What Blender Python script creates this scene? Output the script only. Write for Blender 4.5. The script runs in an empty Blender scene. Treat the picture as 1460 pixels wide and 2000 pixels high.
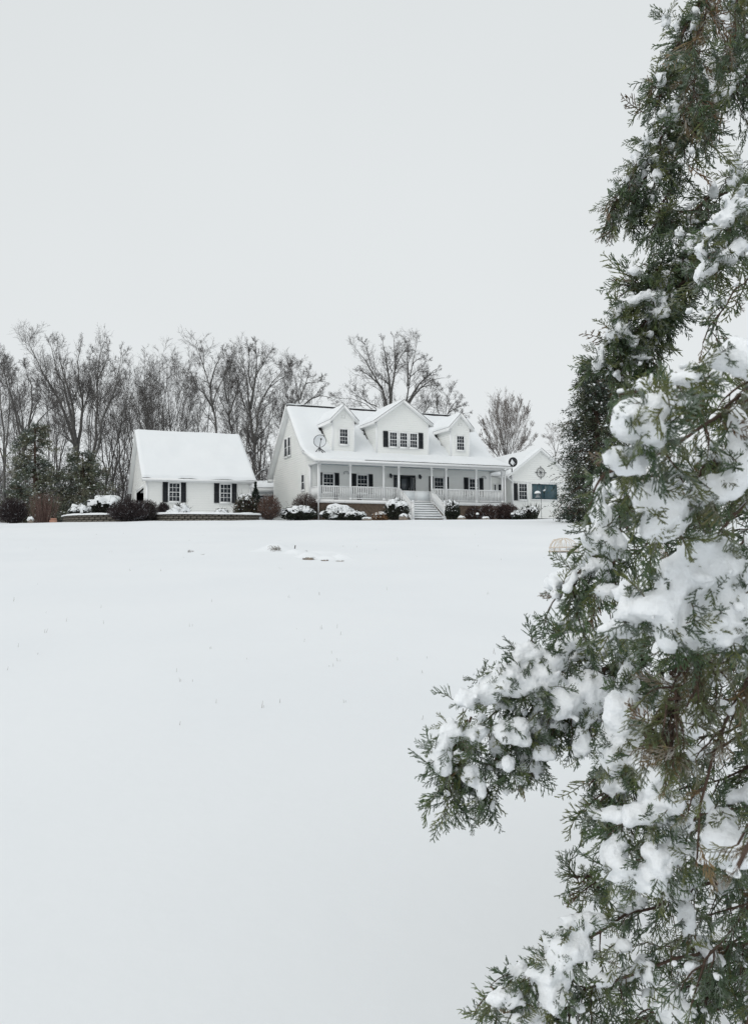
import bpy, math, random
import numpy as np
from mathutils import Vector, Matrix

# ------------------------------------------------------------------ camera, sky, sun, exposure
S = bpy.context.scene
C = S.collection
R = math.radians
F_PX, PITCH, ROLL = 1621.4, 0.0565, -0.0093            # photo pixels (1460 wide), radians
cam = bpy.data.cameras.new('camera')
cam_o = bpy.data.objects.new('camera', cam)
C.objects.link(cam_o)
S.camera = cam_o
cam.sensor_fit = 'HORIZONTAL'
cam.sensor_width = 36.0
cam.lens = F_PX / 1460 * 36
cam.clip_start, cam.clip_end = 0.05, 5000
FW = np.array([0, math.cos(PITCH), math.sin(PITCH)])
UP0 = np.array([0, -math.sin(PITCH), math.cos(PITCH)])
RT0 = np.array([1.0, 0, 0])
RT = RT0 * math.cos(ROLL) + UP0 * math.sin(ROLL)
UP = -RT0 * math.sin(ROLL) + UP0 * math.cos(ROLL)
cam_o.matrix_world = Matrix([[RT[i], UP[i], -FW[i], 0.0] for i in range(3)] + [[0, 0, 0, 1]])
cam.dof.use_dof = True
cam.dof.focus_distance = 5.0
cam.dof.aperture_fstop = 22.0

SUN_EL, SUN_AZ = R(42), R(222)
world = bpy.data.worlds.new('World')
S.world = world
world.use_nodes = True
wn, wl = world.node_tree.nodes, world.node_tree.links
wn.clear()
sky = wn.new('ShaderNodeTexSky')
sky.sky_type = 'NISHITA'
sky.sun_disc = False
sky.sun_elevation, sky.sun_rotation = SUN_EL, SUN_AZ
sky.dust_density = 6.0
hs = wn.new('ShaderNodeHueSaturation')
hs.inputs['Saturation'].default_value = 0.08
wl.new(sky.outputs[0], hs.inputs['Color'])
bg1 = wn.new('ShaderNodeBackground')
bg1.inputs['Strength'].default_value = 0.05
wl.new(hs.outputs[0], bg1.inputs['Color'])
# the cloud deck: an even pale grey, a touch brighter towards the horizon
tc = wn.new('ShaderNodeTexCoord')
sx = wn.new('ShaderNodeSeparateXYZ')
wl.new(tc.outputs['Generated'], sx.inputs[0])
rp = wn.new('ShaderNodeValToRGB')
rp.color_ramp.elements[0].position, rp.color_ramp.elements[0].color = 0.0, (0.80, 0.832, 0.846, 1)
rp.color_ramp.elements[1].position, rp.color_ramp.elements[1].color = 0.75, (0.715, 0.748, 0.760, 1)
wl.new(sx.outputs['Z'], rp.inputs[0])
cn = wn.new('ShaderNodeTexNoise')
cn.inputs['Scale'].default_value = 1.6
cn.inputs['Detail'].default_value = 4
wl.new(tc.outputs['Generated'], cn.inputs['Vector'])
cm = wn.new('ShaderNodeMapRange')
cm.inputs['To Min'].default_value, cm.inputs['To Max'].default_value = 0.94, 1.045
wl.new(cn.outputs[0], cm.inputs[0])
cx = wn.new('ShaderNodeMix')
cx.data_type = 'RGBA'
cx.blend_type = 'MULTIPLY'
cx.inputs[0].default_value = 1.0
wl.new(rp.outputs[0], cx.inputs[6])
wl.new(cm.outputs[0], cx.inputs[7])
bg2 = wn.new('ShaderNodeBackground')
bg2.inputs['Strength'].default_value = 1.0
wl.new(cx.outputs[2], bg2.inputs['Color'])
mx = wn.new('ShaderNodeMixShader')
mx.inputs[0].default_value = 0.94
wl.new(bg1.outputs[0], mx.inputs[1])
wl.new(bg2.outputs[0], mx.inputs[2])
wo = wn.new('ShaderNodeOutputWorld')
wl.new(mx.outputs[0], wo.inputs[0])

sun = bpy.data.lights.new('sun', 'SUN')
sun.energy, sun.angle, sun.color = 0.9, R(35), (1.0, 0.97, 0.93)
sun_o = bpy.data.objects.new('sun', sun)
C.objects.link(sun_o)
# light travels away from the sun direction (azimuth measured clockwise from +Y)
sd = Vector((math.sin(SUN_AZ) * math.cos(SUN_EL), math.cos(SUN_AZ) * math.cos(SUN_EL), math.sin(SUN_EL)))
sun_o.rotation_euler = sd.to_track_quat('Z', 'Y').to_euler()
sun_o.location = (0, 0, 30)

S.view_settings.view_transform = 'Standard'
S.view_settings.look = 'None'
S.view_settings.exposure = 0.07
S.view_settings.gamma = 1.0
S.view_settings.use_curve_mapping = False
S.render.engine = 'CYCLES'
S.cycles.use_denoising = True
S.cycles.denoising_prefilter = 'NONE'
S.cycles.max_bounces = 8

rng = np.random.default_rng(7)
random.seed(7)

# ------------------------------------------------------------------ helpers
def ray(px, py):
    return FW + RT * (px - 730) / F_PX - UP * (py - 1000) / F_PX

def at(px, py, Y):
    d = ray(px, py)
    return d * (Y / d[1])

GT = np.array([(-60, -5.6), (-20, -3.2), (0, -1.6), (20, .03), (38, 1.49), (44, 1.94), (48, 2.2), (52, 2.42), (57, 2.66), (62, 2.82),
               (80, 3.1), (130, 3.9), (300, 6), (1600, 16)], float)
def _hermite(x, T):
    X, Y = T[:, 0], T[:, 1]
    m = np.gradient(Y, X)
    i = np.clip(np.searchsorted(X, x) - 1, 0, len(X) - 2)
    h = X[i + 1] - X[i]
    t = np.clip((x - X[i]) / h, 0, 1)
    return ((2*t**3 - 3*t**2 + 1) * Y[i] + (t**3 - 2*t**2 + t) * h * m[i] + (-2*t**3 + 3*t**2) * Y[i+1] + (t**3 - t**2) * h * m[i+1])

def _hash(*k):
    h = np.zeros_like(k[0], dtype=np.uint32)
    for a, c in zip(k, (374761393, 668265263, 2147483647)):
        h = h + a.astype(np.int64).astype(np.uint32) * np.uint32(c)
    h = (h ^ (h >> np.uint32(13))) * np.uint32(1274126177)
    h = h ^ (h >> np.uint32(16))
    return (h & np.uint32(0xffff)).astype(float) / 65535.0

def noise2(x, y, seed=0):
    x = np.asarray(x, float) + seed * 17.3 + 1000
    y = np.asarray(y, float) + seed * 9.7 + 1000
    xi, yi = np.floor(x), np.floor(y)
    fx, fy = x - xi, y - yi
    fx, fy = fx*fx*(3 - 2*fx), fy*fy*(3 - 2*fy)
    a, b = _hash(xi, yi), _hash(xi + 1, yi)
    c, d = _hash(xi, yi + 1), _hash(xi + 1, yi + 1)
    return (a*(1-fx) + b*fx)*(1-fy) + (c*(1-fx) + d*fx)*fy

def noise3(p, scale, seed=0):
    p = np.asarray(p, float) * scale + seed * 13.1 + 1000
    i = np.floor(p)
    f = p - i
    f = f*f*(3 - 2*f)
    r = 0
    for dx in (0, 1):
        for dy in (0, 1):
            for dz in (0, 1):
                w = (f[..., 0] if dx else 1-f[..., 0]) * (f[..., 1] if dy else 1-f[..., 1]) * (f[..., 2] if dz else 1-f[..., 2])
                r = r + w * _hash(i[..., 0]+dx, i[..., 1]+dy, i[..., 2]+dz)
    return r

def gz(x, y):
    x, y = np.asarray(x, float), np.asarray(y, float)
    z = _hermite(y, GT) - 0.0034 * np.clip(x, -60, 60) * np.clip(y, 0, 60) / 50
    und = (noise2(x/7, y/9, 1) - .5) * .17 + (noise2(x/2.1, y/2.6, 2) - .5) * .07
    return z + und * np.clip(y / 8, 0.3, 1)

def ground_hit(px, py):
    d = ray(px, py)
    t = np.linspace(1, 60, 2400)
    P = d[None] * t[:, None]
    k = np.argmax(P[:, 2] < gz(P[:, 0], P[:, 1]))
    return P[k]

def tag(o, label=None, cat=None, group=None, kind=None):
    for k, v in (('label', label), ('category', cat), ('group', group), ('kind', kind)):
        if v:
            o[k] = v
    return o

def empty(name, loc=(0, 0, 0), rz=0.0):
    o = bpy.data.objects.new(name, None)
    C.objects.link(o)
    o.location = tuple(float(v) for v in loc)
    o.rotation_euler = (0, 0, rz)
    o.empty_display_size = .2
    return o

def npmesh(name, V, Q=None, T=None, mats=(), parent=None, midx=None, smooth=False, col=None):
    """one mesh object from numpy verts, quads and tris"""
    V = np.asarray(V, np.float32).reshape(-1, 3)
    me = bpy.data.meshes.new(name)
    nq = 0 if Q is None else len(Q)
    nt = 0 if T is None else len(T)
    loops = np.concatenate([np.asarray(a, np.int32).ravel() for a in (Q, T) if a is not None and len(a)])
    tot = np.concatenate([np.full(nq, 4, np.int32), np.full(nt, 3, np.int32)])
    start = np.concatenate([[0], np.cumsum(tot)[:-1]]).astype(np.int32)
    me.vertices.add(len(V))
    me.vertices.foreach_set('co', V.ravel())
    me.loops.add(len(loops))
    me.loops.foreach_set('vertex_index', loops)
    me.polygons.add(nq + nt)
    me.polygons.foreach_set('loop_start', start)
    me.polygons.foreach_set('loop_total', tot)
    if midx is not None:
        me.polygons.foreach_set('material_index', np.asarray(midx, np.int32))
    if smooth:
        me.polygons.foreach_set('use_smooth', np.ones(nq + nt, bool))
    if col is not None:
        a = me.color_attributes.new('tint', 'FLOAT_COLOR', 'POINT')
        c4 = np.ones((len(V), 4), np.float32)
        c4[:, :3] = col
        a.data.foreach_set('color', c4.ravel())
    me.update(calc_edges=True)
    for m in (mats if isinstance(mats, (list, tuple)) else [mats]):
        me.materials.append(m)
    o = bpy.data.objects.new(name, me)
    C.objects.link(o)
    if parent is not None:
        o.parent = parent
    return o

def copy_obj(o, parent=None):
    c = o.copy()
    C.objects.link(c)
    if parent is not None:
        c.parent = parent
    return c

def copy_tree(o, parent=None):
    c = copy_obj(o, parent)
    for ch in [k for k in o.children]:
        copy_tree(ch, c)
    return c

BOXQ = np.array([(0, 3, 2, 1), (4, 5, 6, 7), (0, 1, 5, 4), (1, 2, 6, 5), (2, 3, 7, 6), (3, 0, 4, 7)])
class MB:
    """collects boxes, prisms and quads into one mesh"""
    def __init__(s):
        s.V, s.Q, s.T, s.mq, s.mt, s.n = [], [], [], [], [], 0
    def add(s, V, Q=None, T=None, m=0):
        V = np.asarray(V, float).reshape(-1, 3)
        s.V.append(V)
        if Q is not None and len(Q):
            s.Q.append(np.asarray(Q) + s.n)
            s.mq.append(np.full(len(Q), m))
        if T is not None and len(T):
            s.T.append(np.asarray(T) + s.n)
            s.mt.append(np.full(len(T), m))
        s.n += len(V)
        return s
    def box(s, x0, x1, y0, y1, z0, z1, m=0):
        return s.add([(x0, y0, z0), (x1, y0, z0), (x1, y1, z0), (x0, y1, z0), (x0, y0, z1), (x1, y0, z1), (x1, y1, z1), (x0, y1, z1)], BOXQ, m=m)
    def pbox(s, P, a0, a1, b0, b1, d0, d1, m=0):
        return s.add([P(a0, b0, d0), P(a1, b0, d0), P(a1, b1, d0), P(a0, b1, d0), P(a0, b0, d1), P(a1, b0, d1), P(a1, b1, d1), P(a0, b1, d1)], BOXQ, m=m)
    def quad(s, a, b, c, d, m=0):
        return s.add([a, b, c, d], [(0, 1, 2, 3)], m=m)
    def prism(s, poly, f0, f1, m=0):
        """poly: list of 2-D points, f0/f1 map a 2-D point to the two end caps"""
        n = len(poly)
        V = [f0(*p) for p in poly] + [f1(*p) for p in poly]
        s.add(V, [(i, (i+1) % n, n + (i+1) % n, n + i) for i in range(n)], m=m)
        cap = [(0, i, i+1) for i in range(1, n-1)]
        s.add([f0(*p) for p in poly], T=cap, m=m)
        s.add([f1(*p) for p in poly], T=cap, m=m)
        return s
    def bar(s, a, b, w, h=None, m=0):
        """square bar from a to b"""
        a, b = np.asarray(a, float), np.asarray(b, float)
        d = b - a
        d /= np.linalg.norm(d) + 1e-9
        ref = np.array([0, 0, 1.0]) if abs(d[2]) < .95 else np.array([0, 1.0, 0])
        u = np.cross(d, ref)
        u /= np.linalg.norm(u)
        v = np.cross(u, d)
        h = h or w
        c = [(-w/2, -h/2), (w/2, -h/2), (w/2, h/2), (-w/2, h/2)]
        return s.add([a + u*i + v*j for i, j in c] + [b + u*i + v*j for i, j in c], BOXQ, m=m)
    def tube(s, pts, r, n=6, m=0, closed=False, cap=True):
        pts = np.asarray(pts, float)
        k = len(pts)
        r = np.broadcast_to(np.asarray(r, float), (k,))
        tan = np.gradient(pts, axis=0)
        if closed:
            tan = np.roll(pts, -1, 0) - np.roll(pts, 1, 0)
        tan /= np.linalg.norm(tan, axis=1, keepdims=True) + 1e-12
        ref = np.array([0.13, 0.21, 0.97]) if np.abs(tan[:, 2]).mean() < .8 else np.array([.97, .21, .1])
        u = np.cross(tan, ref)
        u /= np.linalg.norm(u, axis=1, keepdims=True) + 1e-12
        v = np.cross(tan, u)
        a = np.arange(n) * 2 * np.pi / n
        V = pts[:, None] + r[:, None, None] * (np.cos(a)[None, :, None] * u[:, None] + np.sin(a)[None, :, None] * v[:, None])
        Q = []
        for i in range(k if closed else k - 1):
            for j in range(n):
                i2 = (i + 1) % k
                Q.append((i*n + j, i*n + (j+1) % n, i2*n + (j+1) % n, i2*n + j))
        s.add(V.reshape(-1, 3), Q, m=m)
        if cap and not closed:
            for e in (0, k-1):
                s.add(V[e], T=[(0, i, i+1) for i in range(1, n-1)], m=m)
        return s
    def lathe(s, prof, c=(0, 0, 0), n=10, m=0):
        """prof: (radius, z) pairs"""
        a = np.arange(n) * 2 * np.pi / n
        V = np.array([[(c[0] + r*math.cos(t), c[1] + r*math.sin(t), c[2] + z) for t in a] for r, z in prof])
        Q = [(i*n + j, i*n + (j+1) % n, (i+1)*n + (j+1) % n, (i+1)*n + j) for i in range(len(prof)-1) for j in range(n)]
        return s.add(V.reshape(-1, 3), Q, m=m)
    def build(s, name, mats, parent=None, smooth=False):
        Q = np.concatenate(s.Q) if s.Q else None
        T = np.concatenate(s.T) if s.T else None
        mi = np.concatenate(s.mq + s.mt)
        return npmesh(name, np.concatenate(s.V), Q, T, mats, parent, mi, smooth)

def prisms(p0, p1, r0, r1, n=3):
    """thin tapered n-sided tubes, one per segment (arrays)"""
    d = p1 - p0
    d = d / (np.linalg.norm(d, axis=1, keepdims=True) + 1e-12)
    ref = np.where(np.abs(d[:, 2:3]) < .9, np.array([[0, 0, 1.0]]), np.array([[1.0, 0, 0]]))
    u = np.cross(d, ref)
    u /= np.linalg.norm(u, axis=1, keepdims=True) + 1e-12
    v = np.cross(d, u)
    a = np.arange(n) * 2 * np.pi / n
    ring = np.cos(a)[None, :, None] * u[:, None] + np.sin(a)[None, :, None] * v[:, None]
    V = np.concatenate([p0[:, None] + ring * r0[:, None, None], p1[:, None] + ring * r1[:, None, None]], 1)
    N = len(p0)
    q = np.array([(j, (j+1) % n, n + (j+1) % n, n + j) for j in range(n)])
    Q = (np.arange(N) * 2 * n)[:, None, None] + q[None]
    return V.reshape(-1, 3), Q.reshape(-1, 4)

def unit(a):
    return a / (np.linalg.norm(a, axis=-1, keepdims=True) + 1e-12)

# ------------------------------------------------------------------ materials
def mat(name, base, rough=.7, spec=.3, var=None, vscale=4.0, bump=0.0, bscale=20.0, metal=0.0, tint=False, sss=0.0, frost=0.0, detail=4):
    m = bpy.data.materials.new(name)
    m.use_nodes = True
    nt, l = m.node_tree, m.node_tree.links
    b = nt.nodes['Principled BSDF']
    b.inputs['Roughness'].default_value = rough
    b.inputs['Specular IOR Level'].default_value = spec
    b.inputs['Metallic'].default_value = metal
    b.inputs['Base Color'].default_value = (*base, 1)
    geo = nt.nodes.new('ShaderNodeTexCoord')
    colout = None
    if tint:
        at_ = nt.nodes.new('ShaderNodeAttribute')
        at_.attribute_name = 'tint'
        colout = at_.outputs['Color']
    if var is not None:
        nz = nt.nodes.new('ShaderNodeTexNoise')
        nz.inputs['Scale'].default_value = vscale
        nz.inputs['Detail'].default_value = detail
        l.new(geo.outputs['Object'], nz.inputs['Vector'])
        mp = nt.nodes.new('ShaderNodeMapRange')
        mp.inputs['From Min'].default_value, mp.inputs['From Max'].default_value = .3, .7
        l.new(nz.outputs[0], mp.inputs[0])
        mixn = nt.nodes.new('ShaderNodeMix')
        mixn.data_type = 'RGBA'
        l.new(mp.outputs[0], mixn.inputs[0])
        mixn.inputs[6].default_value = (*base, 1)
        mixn.inputs[7].default_value = (*var, 1)
        if colout is not None:
            mm = nt.nodes.new('ShaderNodeMix')
            mm.data_type = 'RGBA'
            mm.blend_type = 'MULTIPLY'
            mm.inputs[0].default_value = 1
            l.new(colout, mm.inputs[6])
            l.new(mixn.outputs[2], mm.inputs[7])
            colout = mm.outputs[2]
        else:
            colout = mixn.outputs[2]
    if frost > 0:
        # clinging snow crystals in patches
        n2 = nt.nodes.new('ShaderNodeTexNoise')
        n2.inputs['Scale'].default_value = bscale
        l.new(geo.outputs['Object'], n2.inputs['Vector'])
        cr = nt.nodes.new('ShaderNodeMapRange')
        cr.inputs['From Min'].default_value, cr.inputs['From Max'].default_value = .5, .72
        cr.inputs['To Max'].default_value = frost
        l.new(n2.outputs[0], cr.inputs[0])
        fm = nt.nodes.new('ShaderNodeMix')
        fm.data_type = 'RGBA'
        l.new(cr.outputs[0], fm.inputs[0])
        if colout is not None:
            l.new(colout, fm.inputs[6])
        else:
            fm.inputs[6].default_value = (*base, 1)
        fm.inputs[7].default_value = (.75, .78, .8, 1)
        colout = fm.outputs[2]
    if colout is not None:
        l.new(colout, b.inputs['Base Color'])
    if bump > 0:
        nb = nt.nodes.new('ShaderNodeTexNoise')
        nb.inputs['Scale'].default_value = bscale
        nb.inputs['Detail'].default_value = 5
        l.new(geo.outputs['Object'], nb.inputs['Vector'])
        bp = nt.nodes.new('ShaderNodeBump')
        bp.inputs['Strength'].default_value = bump
        bp.inputs['Distance'].default_value = .02
        l.new(nb.outputs[0], bp.inputs['Height'])
        l.new(bp.outputs[0], b.inputs['Normal'])
    if sss > 0:
        b.inputs['Subsurface Weight'].default_value = sss
        b.inputs['Subsurface Radius'].default_value = (.6, .8, 1.0)
        b.inputs['Subsurface Scale'].default_value = .02
    return m

M = dict(
    snow=mat('snow', (.81, .832, .852), .75, .15, var=(.78, .805, .83), vscale=.28, bump=.25, bscale=6.0),
    roof_snow=mat('roof_snow', (.81, .83, .845), .75, .15, var=(.785, .81, .83), vscale=.6, bump=.2, bscale=3.0),
    near_snow=mat('near_snow', (.89, .91, .93), .7, .2, var=(.86, .885, .91), vscale=30, bump=.3, bscale=150.0),
    siding=mat('siding', (.865, .87, .85), .55, .3, var=(.825, .835, .815), vscale=.9),
    trim=mat('trim', (.86, .87, .87), .5, .35),
    porch_paint=mat('porch_paint', (.74, .77, .785), .55, .3),
    deck_paint=mat('deck_paint', (.42, .43, .44), .7, .2, var=(.48, .49, .5), vscale=3),
    ceiling_blue=mat('ceiling_blue', (.58, .66, .70), .6, .3),
    black=mat('black_paint', (.018, .021, .025), .45, .4),
    glass=mat('glass', (.018, .024, .032), .08, .5),
    teal=mat('teal_glass', (.03, .075, .095), .25, .5, var=(.045, .085, .10), vscale=3),
    door_glass=mat('door_glass', (.10, .11, .12), .15, .5),
    shingle=mat('shingle', (.03, .031, .034), .9, .2, var=(.05, .05, .05), vscale=8),
    brick=mat('brick', (.105, .082, .064), .9, .15, var=(.22, .165, .125), vscale=5.0, bump=.4, bscale=30),
    mortar=mat('mortar', (.20, .18, .165), .95, .1),
    stone=mat('wall_stone', (.095, .088, .076), .9, .15, var=(.19, .175, .15), vscale=5, bump=.5, bscale=25),
    rock=mat('rock', (.13, .12, .115), .9, .15, var=(.30, .25, .20), vscale=6, bump=.6, bscale=20),
    bark=mat('bark', (.085, .082, .08), .95, .1, var=(.155, .15, .142), vscale=3, bump=.5, bscale=18),
    twig=mat('twig', (.105, .10, .098), .95, .1, var=(.155, .146, .14), vscale=.8),
    pale_twig=mat('pale_twig', (.17, .148, .135), .95, .1, var=(.23, .205, .19), vscale=.8),
    brush=mat('brush', (1, 1, 1), .95, .1, tint=True),
    leafmass=mat('leafmass', (.9, .9, .9), .8, .2, var=(1.15, 1.1, 1.05), vscale=3, tint=True),
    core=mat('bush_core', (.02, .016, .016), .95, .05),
    cedar_bark=mat('cedar_bark', (.07, .05, .04), .95, .1, var=(.13, .09, .07), vscale=40, bump=.6, bscale=120),
    needles=mat('juniper_needles', (.82, .84, .82), .6, .25, var=(1.25, 1.2, 1.1), vscale=9, tint=True, frost=.32, bscale=45),
    galv=mat('galvanised', (.32, .34, .36), .5, .5, metal=.3),
    wicker=mat('wicker', (.62, .52, .41), .8, .2, var=(.72, .64, .55), vscale=8),
    dry=mat('dry_grass', (.30, .28, .24), .9, .1, var=(.19, .18, .16), vscale=5),
    clay=mat('clay', (.36, .19, .14), .85, .2, var=(.45, .27, .2), vscale=5),
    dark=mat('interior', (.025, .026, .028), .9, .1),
    iron=mat('iron', (.03, .032, .035), .5, .4),
)

# ------------------------------------------------------------------ ground: one snow sheet out past the horizon
def axis(parts):
    out = [parts[0][0]]
    for a, b, st in parts:
        out += list(np.arange(a, b, st)[1:]) + [b]
    return np.unique(np.round(out, 4))
gx = axis([(-900, -200, 70), (-200, -45, 7), (-45, -14, 1.0), (-14, 14, .35), (14, 45, 1.0), (45, 200, 7), (200, 900, 70)])
gy = axis([(-60, -6, 3), (-6, 1, .4), (1, 30, .25), (30, 62, .4), (62, 120, 4), (120, 300, 20), (300, 1600, 130)])
GX, GY = np.meshgrid(gx, gy)
GZ = gz(GX, GY)
near = np.clip(1 - np.abs(GY - 24) / 24, 0, 1)
GZ = GZ + near * ((noise2(GX/.9, GY/1.3, 5) - .5) * .045 + (noise2(GX/3.1, GY/2.2, 6) - .5) * .06)
nx, ny = len(gx), len(gy)
idx = np.arange(nx*ny).reshape(ny, nx)
gq = np.stack([idx[:-1, :-1], idx[:-1, 1:], idx[1:, 1:], idx[1:, :-1]], -1).reshape(-1, 4)
ground = npmesh('ground', np.stack([GX, GY, GZ], -1), gq, None, M['snow'], smooth=True)
tag(ground, kind='structure')

# ------------------------------------------------------------------ building helpers
def laps(mb, P, t0, t1, lo, hi, hole=None, e=.16, m=0, proud=.03):
    """lap siding: real overlapping boards on plane P(s, t, d); lo(t), hi(t) give each course its ends"""
    n = max(1, int(round((t1 - t0) / e)))
    h = (t1 - t0) / n
    for i in range(n):
        a, b = t0 + i*h, t0 + (i+1)*h
        am, bm = a + 1e-4, b - 1e-4
        sp = [(lo(am), hi(am), lo(bm), hi(bm))]
        if hole:
            s0, s1, q0, q1 = hole
            mid = (a+b)/2
            if q0 < mid < q1:
                sp = [(lo(am), s0, lo(bm), s0), (s1, hi(am), s1, hi(bm))]
        for la, ha, lb, hb in sp:
            if ha - la < .01 and hb - lb < .01:
                continue
            hb = max(hb, lb)
            mb.quad(P(la, a, proud), P(ha, a, proud), P(hb, b, .003), P(lb, b, .003), m)
            mb.quad(P(la, a, proud), P(ha, a, proud), P(ha, a, 0), P(la, a, 0), m)
    return mb

def out_by(P, k=.031):
    """the same plane moved out past the faces of the siding"""
    return lambda s, t, d: P(s, t, d + k)

def window(parent, P, s0, s1, t0, t1, cols=3, rows=2, sashes=2, fw=.075, frame='trim', gl='glass', bars=.016, sill=True):
    """pane area s0..s1 x t0..t1; frame round it; real sashes, muntins, sill"""
    P = out_by(P)
    f = MB()
    f.pbox(P, s0-fw, s0, t0-fw, t1+fw, .004, .065)
    f.pbox(P, s1, s1+fw, t0-fw, t1+fw, .004, .065)
    f.pbox(P, s0, s1, t1, t1+fw, .004, .065)
    f.pbox(P, s0, s1, t0-fw, t0, .004, .065)
    if sill:
        f.pbox(P, s0-fw-.03, s1+fw+.03, t0-fw-.035, t0-fw-.002, .004, .10)
    w = f.build('window', M[frame], parent)
    hgt = (t1 - t0) / sashes
    for k in range(sashes):
        a, b = t0 + k*hgt, t0 + (k+1)*hgt
        dd = .03 if k else .022
        pa = MB()
        pa.pbox(P, s0+.001, s1-.001, a+.001, b-.001, dd-.008, dd)
        pa.build('pane', M[gl], w)
        mu = MB()
        sw = .026
        for (x0, x1, y0, y1) in ((s0, s0+sw, a, b), (s1-sw, s1, a, b), (s0+sw, s1-sw, a, a+sw), (s0+sw, s1-sw, b-sw, b)):
            mu.pbox(P, x0+.001, x1-.001, y0+.001, y1-.001, dd+.001, dd+.022)
        mu.build('sash', M[frame], w)
        if cols:
            mg = MB()
            for c in range(1, cols):
                x = s0 + (s1-s0)*c/cols
                mg.pbox(P, x-bars/2, x+bars/2, a+sw, b-sw, dd+.0015, dd+.014)
            for r in range(1, rows):
                y = a + (b-a)*r/rows
                mg.pbox(P, s0+sw, s1-sw, y-bars/2, y+bars/2, dd+.002, dd+.0145)
            mg.build('muntin', M[frame], w)
    return w

def shutter(parent, P, s0, s1, t0, t1):
    P = out_by(P)
    b = MB()
    b.pbox(P, s0, s0+.05, t0, t1, .005, .05)
    b.pbox(P, s1-.05, s1, t0, t1, .005, .05)
    mid = (t0+t1)/2
    for a, c in ((t0, t0+.07), (mid-.04, mid+.04), (t1-.07, t1)):
        b.pbox(P, s0+.05, s1-.05, a, c, .005, .048)
    n = int((t1-t0)/.06)
    for i in range(n):
        y = t0 + (i+.5)*(t1-t0)/n
        b.quad(P(s0+.05, y-.028, .042), P(s1-.05, y-.028, .042), P(s1-.05, y+.028, .012), P(s0+.05, y+.028, .012))
    b.pbox(P, s0+.05, s1-.05, t0+.07, t1-.07, .004, .008)
    return b.build('shutter', M['black'], parent)

def pieces(name, m, parent, P, rects):
    """each flat board (s0, s1, t0, t1, d0, d1) on plane P is a part of its own"""
    for r in rects:
        MB().pbox(P, *r).build(name, M[m], parent)

def snow_sheet(name, fn, u0, u1, v0, v1, thick, parent, du=.15, dv=.15, mask=None, seed=0, edge=.14, lump=.25, m='roof_snow', jag=0.0):
    """snow lying on surface fn(u, v) -> (point, normal); rounded at its rims, thinning where mask says"""
    nu, nv = max(3, int((u1-u0)/du)), max(3, int((v1-v0)/dv))
    us, vs = np.linspace(u0, u1, nu), np.linspace(v0, v1, nv)
    U, Vv = np.meshgrid(us, vs)
    rim = jag*((U <= u0) | (U >= u1) | (Vv <= v0) | (Vv >= v1))*(noise2(U/.6, Vv/.6, seed+7)*.7 + noise2(U/.17, Vv/.17, seed+8)*.3 - .6)
    P, N = fn(U, Vv - rim*np.where(Vv > (v0+v1)/2, -1, 1))
    de = np.minimum(np.minimum(U-u0, u1-U), np.minimum(Vv-v0, v1-Vv))
    prof = np.sqrt(np.clip(1 - (1 - np.clip(de/edge, 0, 1))**2, 0, 1))
    t = thick * (1 - lump + 2*lump*noise2(U/.9, Vv/.9, seed)) * prof + (noise2(U/.22, Vv/.22, seed+1) - .5) * .018 * prof
    if mask is not None:
        t = np.where(mask(U, Vv), -.03, t)
    P = P + N * t[..., None]
    ii = np.arange(nu*nv).reshape(nv, nu)
    q = np.stack([ii[:-1, :-1], ii[:-1, 1:], ii[1:, 1:], ii[1:, :-1]], -1).reshape(-1, 4)
    return npmesh(name, P, q, None, M[m], parent, smooth=True)

def plane_fn(o, a, b, n):
    o, a, b, n = (np.asarray(k, float) for k in (o, a, b, n))
    n = n / np.linalg.norm(n)
    return lambda U, V: (o + U[..., None]*a + V[..., None]*b, np.broadcast_to(n, U.shape + (3,)))

def downspout(parent, top, bot, P=None, w=.075):
    return MB().bar(top, bot, w, w).build('downspout', M['trim'], parent)

# ------------------------------------------------------------------ the house (local: u along the porch, v back, w up from the deck)
HX, HY, HZ, HYAW = -3.739, 56.097, 4.081, 0.4151
house = empty('house', (HX, HY, HZ), HYAW)
tag(house, 'white two-storey farmhouse with three snowy dormers and a full-width railed porch', 'house')
L = 14.672
POST = [0, 2.328, 4.844, 6.026, 8.646, 9.827, 12.344, L]
WF, WB = 1.76, 10.25
GR = -1.45                                            # ground under the house
KV, KZ, RV, RZ, EV, EZ, BV, BZ = 2.032, 3.533, 5.898, 7.463, -.479, 2.708, 10.77, 2.51
OV = .40
SL = (RZ-KZ)/(RV-KV)
def front(s, t, d): return (s, WF - d, t)
def porchline(s, t, d): return (s, -d, t)
def left(s, t, d): return (-d, s, t)                  # s = v
def right(s, t, d): return (L + d, s, t)
def rear(s, t, d): return (s, WB + d, t)
def roof_under_v(t, under=.16):                       # v of the roof's underside at height t on the front slope
    t = t + under
    if t < KZ:
        return EV + (t - EZ) / (KZ - EZ) * (KV - EV)
    return KV + (t - KZ) / SL
def gable_lo(t):
    return WF if t < 2.50 else max(-.04, roof_under_v(t))
def gable_hi(t):
    return min(WB, RV + (RZ - .16*1.4 - t) / SL)
w_ = MB()
laps(w_, front, -.02, 3.2, lambda t: 0.0, lambda t: L)
w_.build('wall', M['siding'], house)
w_ = MB()
laps(w_, left, GR, RZ-.25, gable_lo, gable_hi)
w_.box(0, .12, WF+.02, WB-.1, GR, 2.4)
w_.build('wall', M['siding'], house)
w_ = MB()
laps(w_, right, GR, RZ-.25, gable_lo, gable_hi)
w_.build('wall', M['siding'], house)
w_ = MB()
laps(w_, rear, GR, 2.7, lambda t: 0.0, lambda t: L)
w_.build('wall', M['siding'], house)
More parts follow.
